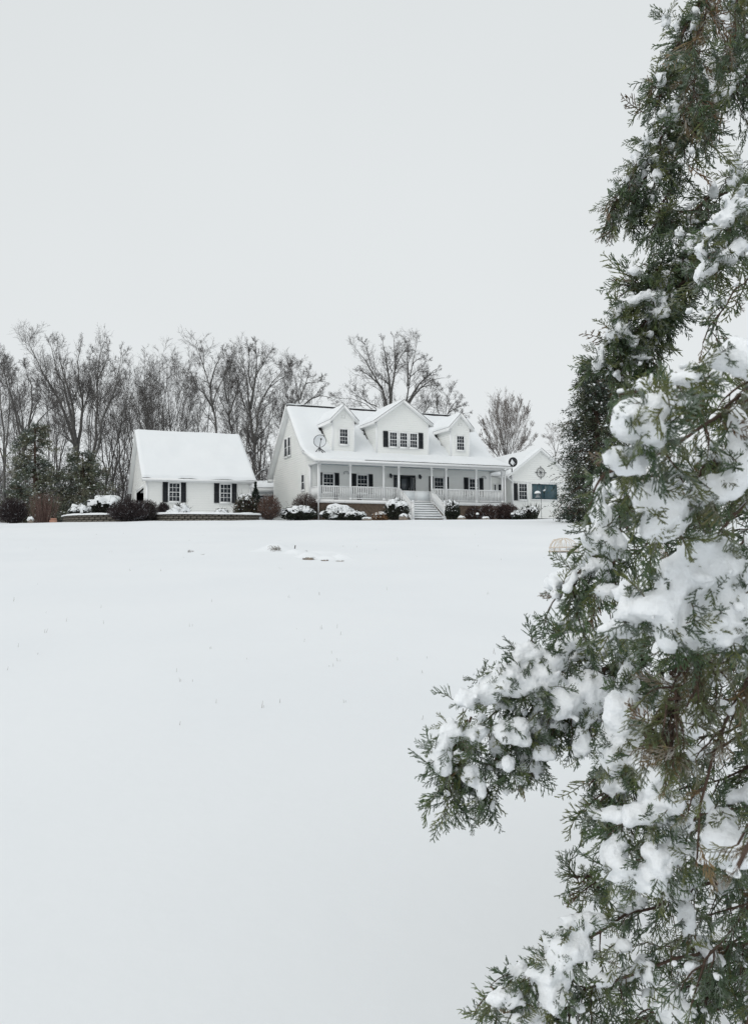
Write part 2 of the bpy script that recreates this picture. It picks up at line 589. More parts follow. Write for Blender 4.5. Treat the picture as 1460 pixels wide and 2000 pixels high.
# corner boards, frieze boards
pieces('corner_board', 'trim', house, left, ((WF-.01, WF+.11, -.2, 2.5, .0, .04), (WB-.11, WB+.03, GR, 2.6, .0, .04)))
pieces('corner_board', 'trim', house, front, ((-.03, .11, 0, 2.44, .0, .04), (L-.11, L+.03, 0, 2.44, .0, .04)))
# main roof: deck, fascia, soffit
prof = [(EV, EZ), (KV, KZ), (RV, RZ), (BV, BZ), (BV, BZ-.19), (BV-.45, BZ-.19+.2), (RV, RZ-.19*1.35), (KV+.05, KZ-.19), (EV+.1, EZ-.17), (EV, EZ-.17)]
r_ = MB()
for (a, b) in ((0, 1), (1, 2), (2, 3)):
    (v0, z0), (v1, z1) = prof[a], prof[b]
    k = .17 if a == 0 else .17*1.35
    r_.add([(-OV, v0, z0), (L+OV, v0, z0), (L+OV, v1, z1), (-OV, v1, z1)], [(0, 1, 2, 3)], m=0)
    r_.add([(-OV, v0, z0-k), (L+OV, v0, z0-k), (L+OV, v1, z1-k), (-OV, v1, z1-k)], [(0, 1, 2, 3)], m=1)
    for u in (-OV, L+OV):
        r_.add([(u, v0, z0-k), (u, v1, z1-k), (u, v1, z1), (u, v0, z0)], [(0, 1, 2, 3)], m=1)
r_.add([(-OV, EV, EZ-.17), (L+OV, EV, EZ-.17), (L+OV, EV, EZ), (-OV, EV, EZ)], [(0, 1, 2, 3)], m=1)
r_.add([(-OV, BV, BZ-.23), (L+OV, BV, BZ-.23), (L+OV, BV, BZ), (-OV, BV, BZ)], [(0, 1, 2, 3)], m=1)
roof = r_.build('roof', [M['shingle'], M['trim']], house)
# rake boards stand proud of the roof ends; boxed eave return at the rear corner
for u, s in ((-OV, -1), (L+OV, 1)):
    rk = MB()
    for (v0, z0, v1, z1, k) in ((EV, EZ, KV, KZ, .2), (KV, KZ, RV, RZ, .27), (RV, RZ, BV, BZ, .27)):
        rk.add([(u + s*.004, v0, z0-k), (u + s*.004, v1, z1-k), (u + s*.004, v1, z1+.01), (u + s*.004, v0, z0+.01),
                (u + s*.03, v0, z0-k), (u + s*.03, v1, z1-k), (u + s*.03, v1, z1+.01), (u + s*.03, v0, z0+.01)], BOXQ)
    rk.box(u if s < 0 else u-.42, u+.42 if s < 0 else u, BV-.5, BV+.02, BZ-.46, BZ-.24)
    rk.build('rake_board', M['trim'], house)
g_ = MB()
g_.box(-OV-.03, L+OV+.03, EV-.13, EV-.006, EZ-.17, EZ-.02)
g_.build('gutter', M['trim'], house)
g_ = MB()
g_.box(-OV-.03, L+OV+.03, BV+.006, BV+.13, BZ-.2, BZ-.05)
g_.build('gutter', M['trim'], house)
g_ = MB()
g_.box(3.2, L+OV, EV-.10, EV+.02, EZ+.003, EZ+.03)
g_.build('drip_edge', M['shingle'], house)

DORM = [  # u0, u1, apex z, eave z, overhang
    (1.72, 3.34, 6.90, 5.76, .30),
    (5.12, 9.32, 7.57, 5.88, .32),
    (11.23, 12.83, 6.90, 5.74, .30),
]
def main_roof(U, V):
    z = np.where(V < KV, EZ + (V-EV)*(KZ-EZ)/(KV-EV), KZ + (V-KV)*SL)
    # snow rounds the change of pitch
    z = z + .07*np.exp(-((V-KV)/.35)**2)
    n = np.stack([np.zeros_like(U), np.where(V < KV, -.31, -.71), np.where(V < KV, .95, .70)], -1)
    return np.stack([U, V, z], -1), n
def bare(U, V):
    k = np.zeros(U.shape, bool)
    for u0, u1, az, ez, o in DORM:
        w = .30*(V-2.7)/1.4 + .16*(noise2(V/.13, U/.2, 9)-.5)
        k |= (U > u0 - w) & (U < u0 + .3) & (V > 2.7) & (V < 4.12)
    return k
snow_sheet('snow_layer', main_roof, -OV-.02, L+OV+.02, EV-.06, RV-.10, .125, roof, .09, .09, bare, 3, jag=.14)
snow_sheet('snow_layer', plane_fn((0, RV+.05, RZ), (1, 0, 0), (0, 1, -SL), (0, SL, 1)), -OV, L+OV, 0, BV-RV, .12, roof, .4, .3, None, 4)
rc = MB()
rc.box(-OV+1.2, L+OV-.3, RV-.10, RV+.1, RZ-.02, RZ+.06)
rc.build('ridge_vent', M['shingle'], house)
snow_sheet('snow_layer', plane_fn((0, RV-.06, RZ+.06), (1, 0, 0), (0, 1, 0), (0, 0, 1)), -OV, L+OV, 0, .22, .06, roof, .3, .05, None, 5, edge=.06)

for k, (u0, u1, az, ez, o) in enumerate(DORM):
    uc = (u0+u1)/2
    half = (u1-u0)/2
    fv = WF                                            # dormer face is flush with the wall below
    sl = (az-ez)/(half+o)
    top = az - .16*math.hypot(1, sl)
    d_ = MB()
    def df(s, t, d): return (s, fv - .005 - d, t)
    def glo(t): return max(u0, uc - (top-t)/sl)
    def ghi(t): return min(u1, uc + (top-t)/sl)
    laps(d_, df, 3.38, top-.02, glo, ghi)
    # side walls: each course runs back until it meets the main roof
    zc = ez + sl*o - .16
    back = lambda t: KV + (t + .02 - KZ)/SL if t > KZ else fv + .05
    laps(d_, lambda s, t, d: (u0 - d, s, t), 3.45, zc, lambda t: fv, back)
    laps(d_, lambda s, t, d: (u1 + d, s, t), 3.45, zc, lambda t: fv, back)
    for s in (u0, u1):
        d_.box(s-.05 if s == u0 else s-.06, s+.06 if s == u0 else s+.05, fv-.04, fv+.06, 3.4, zc, m=1)
    dorm = d_.build('dormer', [M['siding'], M['trim']], house)
    # dormer roof: two slabs back to the main roof, soffits, rake
    vf = fv - .28
    rr = MB()
    for s in (-1, 1):
        ue = uc + s*(half+o)
        vb_e, vb_a = KV + (ez-KZ)/SL + .05, min(RV + .1, KV + (az-KZ)/SL + .05)
        A, B, Cc, D = (ue, vf, ez), (uc, vf, az), (uc, vb_a, az), (ue, vb_e, ez)
        th = .15*math.hypot(1, sl)
        lowr = [(p[0], p[1], p[2]-th) for p in (A, B, Cc, D)]
        rr.add([A, B, Cc, D], [(0, 1, 2, 3)], m=0)
        rr.add(lowr, [(0, 1, 2, 3)], m=1)
        rr.add([A, B, lowr[1], lowr[0]], [(0, 1, 2, 3)], m=1)
        rr.add([A, D, lowr[3], lowr[0]], [(0, 1, 2, 3)], m=1)
        # thin dark shingle edge line at the rake and a proud white board below it
        f2 = lambda p, dv, dz: (p[0], p[1]+dv, p[2]+dz)
        rr.add([f2(A, -.035, .012), f2(B, -.035, .012), f2(B, .01, .012), f2(A, .01, .012), f2(A, -.035, .035), f2(B, -.035, .035), f2(B, .01, .035), f2(A, .01, .035)], BOXQ, m=0)
        rr.add([f2(A, -.025, -th-.02), f2(B, -.025, -th-.02), f2(B, -.003, -th-.02), f2(A, -.003, -th-.02), f2(A, -.025, .008), f2(B, -.025, .008), f2(B, -.003, .008), f2(A, -.003, .008)], BOXQ, m=1)
        # level soffit under the eave
        rr.add([(ue, vf, ez-th), (ue, vb_e-.1, ez-th), (u0 if s < 0 else u1, vb_e-.1, ez-th-.01), (u0 if s < 0 else u1, vf, ez-th-.01)], [(0, 1, 2, 3)], m=1)
    dr = rr.build('roof', [M['shingle'], M['trim']], house)
    for s in (-1, 1):
        run = half + o + .02
        vb_e, vb_a = KV + (ez-KZ)/SL + .05, min(RV - .05, KV + (az-KZ)/SL + .05)
        def dfn(U, V, s=s, run=run, vb_e=vb_e, vb_a=vb_a):
            # U 0..1 from eave to apex, V 0..1 front to back
            u = uc + s*run*(1-U)
            vb = vb_e + (vb_a - vb_e)*U
            v = vf - .02 + (vb + .12 - vf + .02)*V
            z = ez + (az-ez)*U + .01
            n = np.stack([np.full_like(U, s*sl), np.full_like(U, 0), np.ones_like(U)], -1)
            return np.stack([u, v, z], -1), unit(n)
        sn = snow_sheet('snow_layer', dfn, 0, 1, 0, 1, .10, dr, .05, .04, None, 20+k*2+s, edge=.05)
    # windows
    if k != 1:
        x0, x1 = (2.23, 2.84) if k == 0 else (11.72, 12.36)
        window(house, df, x0, x1, 4.09, 5.16)
    else:
        for x0 in (6.13, 6.955, 7.78):
            window(house, df, x0, x0+.60, 4.09, 5.14)
        shutter(house, df, 5.63, 6.00, 4.04, 5.22)
        shutter(house, df, 8.50, 8.87, 4.04, 5.22)
    if k != 1:
        MB().pbox(df, uc-.13, uc+.13, az-.95, az-.72, .0, .055).build('gable_vent', M['siding'], house)

# porch: deck, brick base, beam, ceiling, posts
p_ = MB()
p_.box(-.05, L+.05, .0, WF+.3, -.05, 0.0)
p_.build('porch_deck', M['deck_paint'], house)
p_ = MB()
p_.box(-.08, L+.08, -.05, .02, -.235, -.005)
p_.box(-.09, -.03, .02, WF, -.235, -.005)
p_.build('deck_skirt', M['trim'], house)
p_ = MB()
p_.box(-.10, L+.10, -.07, .09, 2.44, 2.60)
p_.box(-.10, .06, .09, WF, 2.44, 2.60)
p_.box(L-.06, L+.10, .09, WF, 2.44, 2.60)
p_.build('porch_beam', M['trim'], house)
p_ = MB()
p_.box(.06, L-.06, .09, WF, 2.56, 2.585)
p_.build('porch_ceiling', M['ceiling_blue'], house)
br = MB()
br.box(-.03, L+.03, .035, .2, GR-.1, -.235, m=1)
bl, bh = .215, .078
row = 0
z = GR
while z < -.25:
    off = .11 if row % 2 else 0
    x = -.04 - off
    while x < L + .04:
        j = (random.random()-.5)*.008
        br.box(max(x, -.04)+.004, min(x+bl-.012, L+.04), .012+j, .036, z, min(z+bh-.012, -.237), m=0)
        x += bl
    z += bh
    row += 1
for side in (-.03, L-.02):                             # the same brickwork under the open ends of the porch
    br.box(side+.01, side+.04, .2, WF, GR-.1, -.24, m=1)
    z, row = GR, 0
    while z < -.25:
        y = .05 - (.11 if row % 2 else 0)
        while y < WF:
            br.box(side-.012 if side < 0 else side+.02, side+.02 if side < 0 else side+.052, max(y, .05), min(y+bl-.012, WF), z, min(z+bh-.012, -.237), m=0)
            y += bl
        z += bh
        row += 1
br_o = br.build('brick_base', [M['brick'], M['mortar']], house)
br_o['kind'] = 'stuff'
PW = .125
post_me = None
for u in POST:
    if post_me is None:
        q = MB()
        q.box(-PW/2, PW/2, -PW/2, PW/2, .0, 2.44)
        q.box(-PW/2-.02, PW/2+.02, -PW/2-.02, PW/2+.02, .002, .14)
        q.box(-PW/2-.02, PW/2+.02, -PW/2-.02, PW/2+.02, 2.32, 2.437)
        po = q.build('porch_post', M['trim'], house)
        post_me = po
    else:
        po = copy_obj(post_me, house)
    po.location = (min(max(u, PW/2), L-PW/2), .02, 0)
baluster = None
def railing(a, b, end0, end1):
    """level railing between two points on the deck"""
    global baluster
    a, b = np.array(a, float), np.array(b, float)
    r = MB()
    r.bar(a + (0, 0, .90), b + (0, 0, .90), .075, .05)
    ro = r.build('railing', M['trim'], house)
    MB().bar(a + (0, 0, .10), b + (0, 0, .10), .05, .05).build('rail', M['trim'], ro)
    snow = MB()
    snow.bar(a + (0, 0, .935), b + (0, 0, .935), .06, .02)
    snow.build('snow_strip', M['roof_snow'], ro)
    d = np.linalg.norm(b-a)
    n = int(round(d/.135))
    for i in range(n):
        p = a + (b-a)*(i+.5)/n
        if baluster is None:
            q = MB()
            q.box(-.03, .03, -.025, .025, .125, .875)
            o = q.build('baluster', M['trim'], ro)
            baluster = o
        else:
            o = copy_obj(baluster, ro)
        o.location = tuple(p)
    return ro
for i in range(7):
    if i != 3:
        railing((POST[i]+PW*(.5 if i else 1), .02, 0), (POST[i+1]-PW*(.5 if i < 6 else 1), .02, 0), 0, 0)
railing((PW/2, .1, 0), (PW/2, WF-.03, 0), 0, 0)
railing((L-PW/2, .1, 0), (L-PW/2, WF-.03, 0), 0, 0)

# steps
s0, s1 = POST[3]+.10, POST[4]-.10
NR = 8
rise, run = -GR/NR, .262
for i in range(NR-1):
    zt = -rise*(i+1)
    v1 = -.05 - run*i
    q = MB()
    q.box(s0-.06, s1+.06, v1-run-.03, v1, zt-.045, zt, m=0)
    q.box(s0, s1, v1-.03, v1-.005, zt-.01, zt+rise-.05, m=2)  # grey riser: the shadow gap under the tread is painted into its colour
    st = q.build('step', [M['trim'], M['roof_snow'], M['galv']], house)
    snow_sheet('snow_layer', plane_fn((0, v1-run-.02, zt), (1, 0, 0), (0, 1, 0), (0, 0, 1)), s0-.02, s1+.02, 0, run-.03, .055, st, .12, .04, None, 40+i, edge=.05)
q = MB()
for s in (s0-.03, s1+.03):
    q.add([(s-.025, -.05, -.25), (s+.025, -.05, -.25), (s+.025, -.05-run*(NR-1), GR-.02), (s-.025, -.05-run*(NR-1), GR-.02),
           (s-.025, -.05, -.06), (s+.025, -.05, -.06), (s+.025, -.05-run*(NR-1), GR+.17), (s-.025, -.05-run*(NR-1), GR+.17)], BOXQ)
q.build('stringer', M['trim'], house)
vn = -2.02
newel = None
for s in (s0-.02, s1+.02):
    if newel is None:
        q = MB()
        q.box(-.075, .075, -.075, .075, GR-.05, -.26)
        q.box(-.10, .10, -.10, .10, -.26, -.225)
        q.box(-.085, .085, -.085, .085, -.225, -.19)
        newel = q.build('newel_post', M['trim'], house)
        ob = newel
        cap = MB().lathe([(.001, .115), (.05, .10), (.085, .06), (.095, .02), (.08, -.005)], (0, 0, -.19), 10).build('snow_cap', M['roof_snow'], newel, True)
    else:
        ob = copy_tree(newel, house)
    ob.location = (s, vn, 0)
    # sloping stair railing with plumb balusters
    a, b = np.array((s, -.02, .86)), np.array((s, vn+.06, -.34))
    r = MB()
    r.bar(a, b, .075, .05)
    ro = r.build('stair_railing', M['trim'], house)
    MB().bar(a - (0, 0, .74), b - (0, 0, .74), .05, .05).build('rail', M['trim'], ro)
    for i in range(14):
        p = a + (b-a)*(i+.5)/14
        q = MB()
        q.box(p[0]-.026, p[0]+.026, p[1]-.026, p[1]+.026, p[2]-.72, p[2]-.02)
        q.build('baluster', M['trim'], ro)
# folding gate at the top of the steps
gt = MB()
mid = 7.38
for a, b in ((s0-.02, mid-.01), (mid+.01, s1+.02)):
    gt.box(a, b, .045, .06, .03, .72, m=1)
    for x0, x1, y0, y1 in ((a, b, .70, .745), (a, b, .02, .05), (a, a+.04, .05, .70), (b-.04, b, .05, .70)):
        gt.box(x0, x1, .035, .07, y0, y1, m=0)
gt.build('porch_gate', [M['trim'], M['porch_paint']], house)

# front windows, shutters, door
frontd = out_by(front)
for (sa, sb, x0, x1, sc, sd_) in ((.56, .91, .98, 1.74, 1.82, 2.17), (3.13, 3.48, 3.57, 4.34, 4.42, 4.77),
                                  (9.33, 9.68, 9.76, 10.53, 10.63, 10.98), (12.30, 12.65, 12.76, 13.53, 13.64, 13.99)):
    window(house, front, x0, x1, .64, 1.93, 3, 2, bars=.011)
    shutter(house, front, sa, sb, .58, 2.02)
    shutter(house, front, sc, sd_, .58, 2.02)
q = MB()
q.pbox(frontd, 6.44, 8.18, 1.86, 2.02, .003, .08)
for a, b in ((6.44, 6.54), (6.84, 6.94), (7.68, 7.78), (8.08, 8.18)):
    q.pbox(frontd, a, b, .0, 1.86, .003, .08)
q.pbox(frontd, 6.54, 6.84, .0, .45, .003, .06)
q.pbox(frontd, 7.78, 8.08, .0, .45, .003, .06)
q.build('door_frame', M['black'], house)
q = MB()
q.pbox(frontd, 6.945, 7.675, .01, .80, .01, .055)
q.pbox(frontd, 6.945, 7.03, .80, 1.855, .01, .055)
q.pbox(frontd, 7.52, 7.675, .80, 1.855, .01, .055)
q.pbox(frontd, 7.03, 7.52, 1.76, 1.855, .01, .055)
dr_ = q.build('door', M['black'], house)
MB().pbox(frontd, 7.03, 7.52, .80, 1.76, .015, .03).build('pane', M['door_glass'], dr_)
MB().bar((7.62, WF-.12, .95), (7.62, WF-.12, 1.12), .025).build('handle', M['galv'], dr_)
for a, b in ((6.58, 6.80), (7.83, 8.03)):
    MB().pbox(frontd, a, b, .45, 1.84, .01, .025).build('sidelight', M['door_glass'], house)
def lantern(u):
    q = MB()
    y = WF - .16
    q.pbox(front, u-.06, u+.06, 1.86, 2.12, .004, .03)
    q.bar((u, WF-.03, 2.05), (u, y, 2.10), .03)
    q.lathe([(.005, .30), (.03, .27), (.04, .22), (.13, .15), (.13, .13), (.11, .12)], (u, y, 1.82), 8)
    q.lathe([(.075, -.12), (.035, -.16), (.004, -.19)], (u, y, 1.94), 8)
    for i in range(6):
        t = i*math.pi/3
        q.bar((u+.115*math.cos(t), y+.115*math.sin(t), 1.945), (u+.075*math.cos(t), y+.075*math.sin(t), 1.82), .016)
    o = q.build('wall_lantern', M['black'], house)
    MB().lathe([(.10, .12), (.065, .0)], (u, y, 1.82), 8).build('lamp_glass', M['door_glass'], o)
lantern(6.18)
lantern(8.55)
# hoop ornaments on the porch wall
for u in (2.72, 14.05):
    a = np.linspace(-.5, math.pi+.5, 18)
    q = MB().tube([(u + .19*math.cos(t), WF-.04, 2.02 + .15*math.sin(t)) for t in a], .022, 5)
    q.tube([(u + .10*math.cos(t), WF-.04, 2.0 + .07*math.sin(t)) for t in a], .012, 5)
    q.build('wall_ornament', M['galv'], house)
# gable windows and vent
for (a, b, c, d) in ((5.90, 6.50, 3.72, 5.06), (6.70, 7.36, 3.70, 5.04), (2.76, 3.38, .88, 1.94)):
    window(house, left, a, b, c, d, 0, 1, 2, .06)
q = MB().pbox(left, 6.52, 6.72, 6.28, 6.66, .0, .045)
for i in range(5):
    q.pbox(left, 6.53, 6.71, 6.30+i*.07, 6.34+i*.07, .045, .06)
q.build('gable_vent', M['trim'], house)
# downspouts
q = MB()
q.bar((-.14, EV-.05, EZ-.18), (-.06, -.11, 2.45), .075)
q.bar((-.06, -.11, 2.47), (-.06, -.11, GR+.05), .08)
q.build('downspout', M['trim'], house)
q = MB()
q.bar((L+.2, EV-.05, EZ-.18), (L+.1, -.11, 2.42), .075)
q.bar((L+.1, -.11, 2.44), (L+.1, -.11, GR+.05), .08)
q.build('downspout', M['trim'], house)

def hp(u, v, w):                                       # house-local point -> world
    c, s = math.cos(HYAW), math.sin(HYAW)
    return np.array([HX + u*c - v*s, HY + u*s + v*c, HZ + w])

# porch chairs and pots behind the railing (things of their own)
def porch_chair(u, label):
    t = empty('porch_chair', hp(u, 1.15, 0), HYAW)
    tag(t, label, 'chair', 'chairs on the porch')
    q = MB()
    q.box(-.24, .24, -.22, .22, .40, .44)
    q.build('seat', M['trim'], t)
    q = MB()
    q.box(-.25, -.21, .19, .23, .44, 1.0)
    q.box(.21, .25, .19, .23, .44, 1.0)
    q.box(-.25, .25, .19, .23, 1.0, 1.05)
    for i in range(4):
        q.box(-.16+i*.1, -.13+i*.1, .2, .22, .44, 1.0)
    for i in range(3):
        q.box(-.21, .21, .195, .225, .55+i*.14, .58+i*.14)
    q.build('backrest', M['trim'], t)
    for x in (-.21, .21):
        for y in (-.19, .19):
            MB().box(x-.02, x+.02, y-.02, y+.02, 0, .40).build('leg', M['trim'], t)
        MB().box(x-.03, x+.03, -.22, .2, .62, .65).build('armrest', M['trim'], t)
porch_chair(13.15, 'white slatted porch chair in front of the right-hand porch window')
def pot(u, label):
    t = empty('flower_pot', hp(u, .75, 0), HYAW)
    tag(t, label, 'pot', 'flower pots behind the porch railing')
    MB().lathe([(.02, 0), (.14, 0), (.19, .3), (.21, .3), (.21, .34), (.17, .34), (.16, .30), (.02, .3)], (0, 0, 0), 10).build('pot_body', M['black'], t)
    n = 50
    p0 = np.tile([0, 0, .3], (n, 1)) + rng.normal(0, .05, (n, 3))*[1, 1, 0]
    d = unit(rng.normal(0, .6, (n, 3)) + [0, 0, 1.0])
    V, Q = prisms(p0, p0 + d*rng.uniform(.15, .35, (n, 1)), np.full(n, .008), np.full(n, .003))
    o = npmesh('dead_stems', V, Q, None, M['twig'], t)
    o['kind'] = 'stuff'
pot(1.55, 'dark pot of dead stems behind the railing below the leftmost porch window')
pot(3.3, 'dark pot of dead stems behind the railing between the two left porch windows')
pot(10.2, 'dark pot of dead stems behind the railing just right of the steps')

# ------------------------------------------------------------------ garage
GXo, GYo, GYAW = -14.994, 54.608, .3713
GB, GE, GRZ, GLn, GDp, GO, GEo = 3.23, 5.46, 9.40, 7.0, 10.42, .285, .31
garage = empty('garage', (GXo, GYo, 0), GYAW)
tag(garage, 'small white garage with a steep snow-covered roof and an open side door', 'garage')
gsl = (GRZ-GE)/(GDp/2+GEo)
def gf(s, t, d): return (s, -d, t)
def gl_(s, t, d): return (-d, s, t)
def gr_(s, t, d): return (GLn+d, s, t)
gtop = lambda v: GRZ - .2 - abs(v-GDp/2)*gsl
glo_ = lambda t: max(0, GDp/2 - (GRZ-.2-t)/gsl)
ghi_ = lambda t: min(GDp, GDp/2 + (GRZ-.2-t)/gsl)
q = MB()
laps(q, gf, GB, GE-.02, lambda t: 0.0, lambda t: GLn)
q.build('wall', M['siding'], garage)
q = MB()
laps(q, gl_, GB-.3, GRZ-.3, glo_, ghi_, hole=(1.26, 6.76, GB-.5, 5.06))
q.build('wall', M['siding'], garage)
q = MB()
laps(q, gr_, GB-.3, GRZ-.3, glo_, ghi_)
q.build('wall', M['siding'], garage)
q = MB()
q.box(0, GLn, GDp-.1, GDp, GB-.3, GE)
q.build('wall', M['siding'], garage)
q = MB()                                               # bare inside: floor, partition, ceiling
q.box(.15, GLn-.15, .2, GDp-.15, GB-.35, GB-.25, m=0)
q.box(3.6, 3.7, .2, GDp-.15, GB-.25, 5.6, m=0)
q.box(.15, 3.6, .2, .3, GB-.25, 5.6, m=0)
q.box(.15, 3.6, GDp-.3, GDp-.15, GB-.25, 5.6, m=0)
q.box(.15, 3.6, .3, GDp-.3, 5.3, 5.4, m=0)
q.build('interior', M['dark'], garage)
q = MB()                                               # raised overhead door under the ceiling
q.box(.25, 2.6, 1.4, 6.6, 5.0, 5.06)
q.build('overhead_door', M['trim'], garage)
pieces('door_trim', 'trim', garage, gl_, ((1.14, 1.28, GB-.3, 5.2, .0, .045), (6.74, 6.88, GB-.3, 5.2, .0, .045), (1.28, 6.74, 5.06, 5.2, .0, .045)))
pieces('corner_board', 'trim', garage, gl_, ((0, .12, GB, GE-.1, .0, .04), (GDp-.12, GDp, GB, GE-.1, .0, .04)))
pieces('corner_board', 'trim', garage, gf, ((-.03, .12, GB, GE-.1, .0, .04), (GLn-.12, GLn+.03, GB, GE-.1, .0, .04)))
q = MB()
q.pbox(gf, 0, GLn, GB-.3, GB, -.06, -.0)
q.build('foundation', M['rock'], garage)
q = MB()
for s in (-1, 1):
    ve, vr = (-GEo if s < 0 else GDp+GEo), GDp/2
    th = .2
    A = [(-GO, ve, GE), (GLn+GO, ve, GE), (GLn+GO, vr, GRZ), (-GO, vr, GRZ)]
    B = [(x, y, z-th) for x, y, z in A]
    q.add(A, [(0, 1, 2, 3)], m=0)
    q.add(B, [(0, 1, 2, 3)], m=1)
    for i, j in ((0, 3), (1, 2), (0, 1)):
        q.add([A[i], A[j], B[j], B[i]], [(0, 1, 2, 3)], m=1)
groof = q.build('roof', [M['shingle'], M['trim']], garage)
for u, s in ((-GO, -1), (GLn+GO, 1)):
    q = MB()
    for ve in (-GEo, GDp+GEo):
        q.add([(u+s*.003, ve, GE-.24), (u+s*.003, GDp/2, GRZ-.24), (u+s*.003, GDp/2, GRZ+.01), (u+s*.003, ve, GE+.01),
               (u+s*.03, ve, GE-.24), (u+s*.03, GDp/2, GRZ-.24), (u+s*.03, GDp/2, GRZ+.01), (u+s*.03, ve, GE+.01)], BOXQ)
    q.build('rake_board', M['trim'], garage)
snow_sheet('snow_layer', plane_fn((0, -GEo-.05, GE), (1, 0, 0), (0, 1, gsl), (0, -gsl, 1)), -GO-.02, GLn+GO+.02, 0, GDp/2+GEo+.05, .13, groof, .12, .12, None, 60, jag=.15)
snow_sheet('snow_layer', plane_fn((0, GDp+GEo+.05, GE), (1, 0, 0), (0, -1, gsl), (0, gsl, 1)), -GO-.02, GLn+GO+.02, 0, GDp/2+GEo+.05, .12, groof, .5, .3, None, 61)
q = MB()
q.box(-GO-.03, GLn+GO+.03, -GEo-.12, -GEo-.003, GE-.16, GE-.02)
q.build('gutter', M['trim'], garage)
q = MB()
q.box(-.02, GLn+.02, -GEo, 0, GE-.215, GE-.2)
q.build('soffit', M['trim'], garage)
q = MB()
q.bar((GLn+.05, -GEo-.06, GE-.17), (GLn-.09, -.06, GE-.5), .075)
q.bar((GLn-.09, -.06, GE-.48), (GLn-.09, -.06, GB), .075)
q.build('downspout', M['trim'], garage)
for (a, b, c, d, e, f) in ((1.04, 1.38, 1.46, 2.16, 2.23, 2.57), (4.45, 4.79, 4.87, 5.58, 5.65, 5.99)):
    window(garage, gf, c, d, 3.96, 5.18, 3, 2, fw=.065, bars=.025)
    shutter(garage, gf, a, b, 3.90, 5.26)
    shutter(garage, gf, e, f, 3.90, 5.26)

# ------------------------------------------------------------------ right wing and the low link to the house
WU0, WVf = 16.68, 1.9
wing = empty('wing_building', hp(WU0, WVf, 0), HYAW)
tag(wing, 'white gabled wing with a compass ornament, right of the porch', 'building')
wz0 = 3.1 - HZ
WW, WAP, WEV, WDp = 5.28, 8.66 - HZ, 6.42 - HZ, 8.0
wsl = (WAP-WEV)/(WW/2+.48)
def wf_(s, t, d): return (s, -d, t)
def wl_(s, t, d): return (-d, s, t)
def wr_(s, t, d): return (WW+d, s, t)
q = MB()
laps(q, wf_, wz0, WAP-.25, lambda t: max(0, WW/2-(WAP-.2-t)/wsl), lambda t: min(WW, WW/2+(WAP-.2-t)/wsl))
q.build('wall', M['siding'], wing)
q = MB()
laps(q, wl_, wz0, WEV+.1, lambda t: 0, lambda t: WDp)
laps(q, wr_, wz0, WEV+.1, lambda t: 0, lambda t: WDp)
q.build('wall', M['siding'], wing)
pieces('corner_board', 'trim', wing, wf_, ((-.03, .11, wz0, WEV, 0, .04), (WW-.11, WW+.03, wz0, WEV, 0, .04)))
pieces('corner_board', 'trim', wing, wl_, ((0, .11, wz0, WEV, 0, .04),))
pieces('frieze_board', 'trim', wing, wf_, ((.12, WW-.12, 5.88-HZ, 5.98-HZ, .0, .04),))
q = MB()
for s in (-1, 1):
    ue = WW/2 + s*(WW/2+.48)
    A = [(ue, -.3, WEV), (WW/2, -.3, WAP), (WW/2, WDp+.3, WAP), (ue, WDp+.3, WEV)]
    B = [(x, y, z-.19) for x, y, z in A]
    q.add(A, [(0, 1, 2, 3)], m=0)
    q.add(B, [(0, 1, 2, 3)], m=1)
    for i, j in ((0, 1), (0, 3), (2, 3)):
        q.add([A[i], A[j], B[j], B[i]], [(0, 1, 2, 3)], m=1)
    u2 = 0 if s < 0 else WW
    q.add([(ue, -.3, WEV-.19), (ue, WDp, WEV-.19), (u2, WDp, WEV-.2), (u2, -.3, WEV-.2)], [(0, 1, 2, 3)], m=1)
wroof = q.build('roof', [M['shingle'], M['trim']], wing)
for s in (-1, 1):
    snow_sheet('snow_layer', plane_fn((WW/2 + s*(WW/2+.5), -.33, WEV), (0, 1, 0), (-s, 0, wsl), (s*wsl, 0, 1)), 0, WDp+.6, 0, WW/2+.5, .12, wroof, .2, .15, None, 70+s)
MB().box(-.6, -.485, -.3, WDp+.3, WEV-.17, WEV-.03).build('gutter', M['trim'], wing)
q = MB()
q.bar((-.54, -.22, WEV-.16), (.05, -.05, WEV-.52), .08)
q.bar((.05, -.06, WEV-.5), (.05, -.06, wz0), .08)
q.build('downspout', M['trim'], wing)
window(wing, wf_, .60, 1.36, 4.54-HZ, 5.78-HZ, 3, 2, fw=.07)
shutter(wing, wf_, .15, .47, 4.46-HZ, 5.80-HZ)
wfd = out_by(wf_)
q = MB()
for a, b, c, d in ((1.72, 4.30, 5.80, 5.87), (1.72, 4.30, 4.52, 4.59), (1.72, 1.79, 4.59, 5.80), (4.23, 4.30, 4.59, 5.80)):
    q.pbox(wfd, a, b, c-HZ, d-HZ, .004, .07)
pw = q.build('picture_window', M['trim'], wing)
MB().pbox(wfd, 1.79, 3.0, 4.59-HZ, 5.80-HZ, .01, .03).build('pane', M['teal'], pw)
MB().pbox(wfd, 3.02, 4.23, 4.59-HZ, 5.80-HZ, .01, .03).build('pane', M['teal'], pw)
MB().pbox(wfd, 3.0, 3.02, 4.59-HZ, 5.80-HZ, .01, .045).build('muntin', M['teal'], pw)

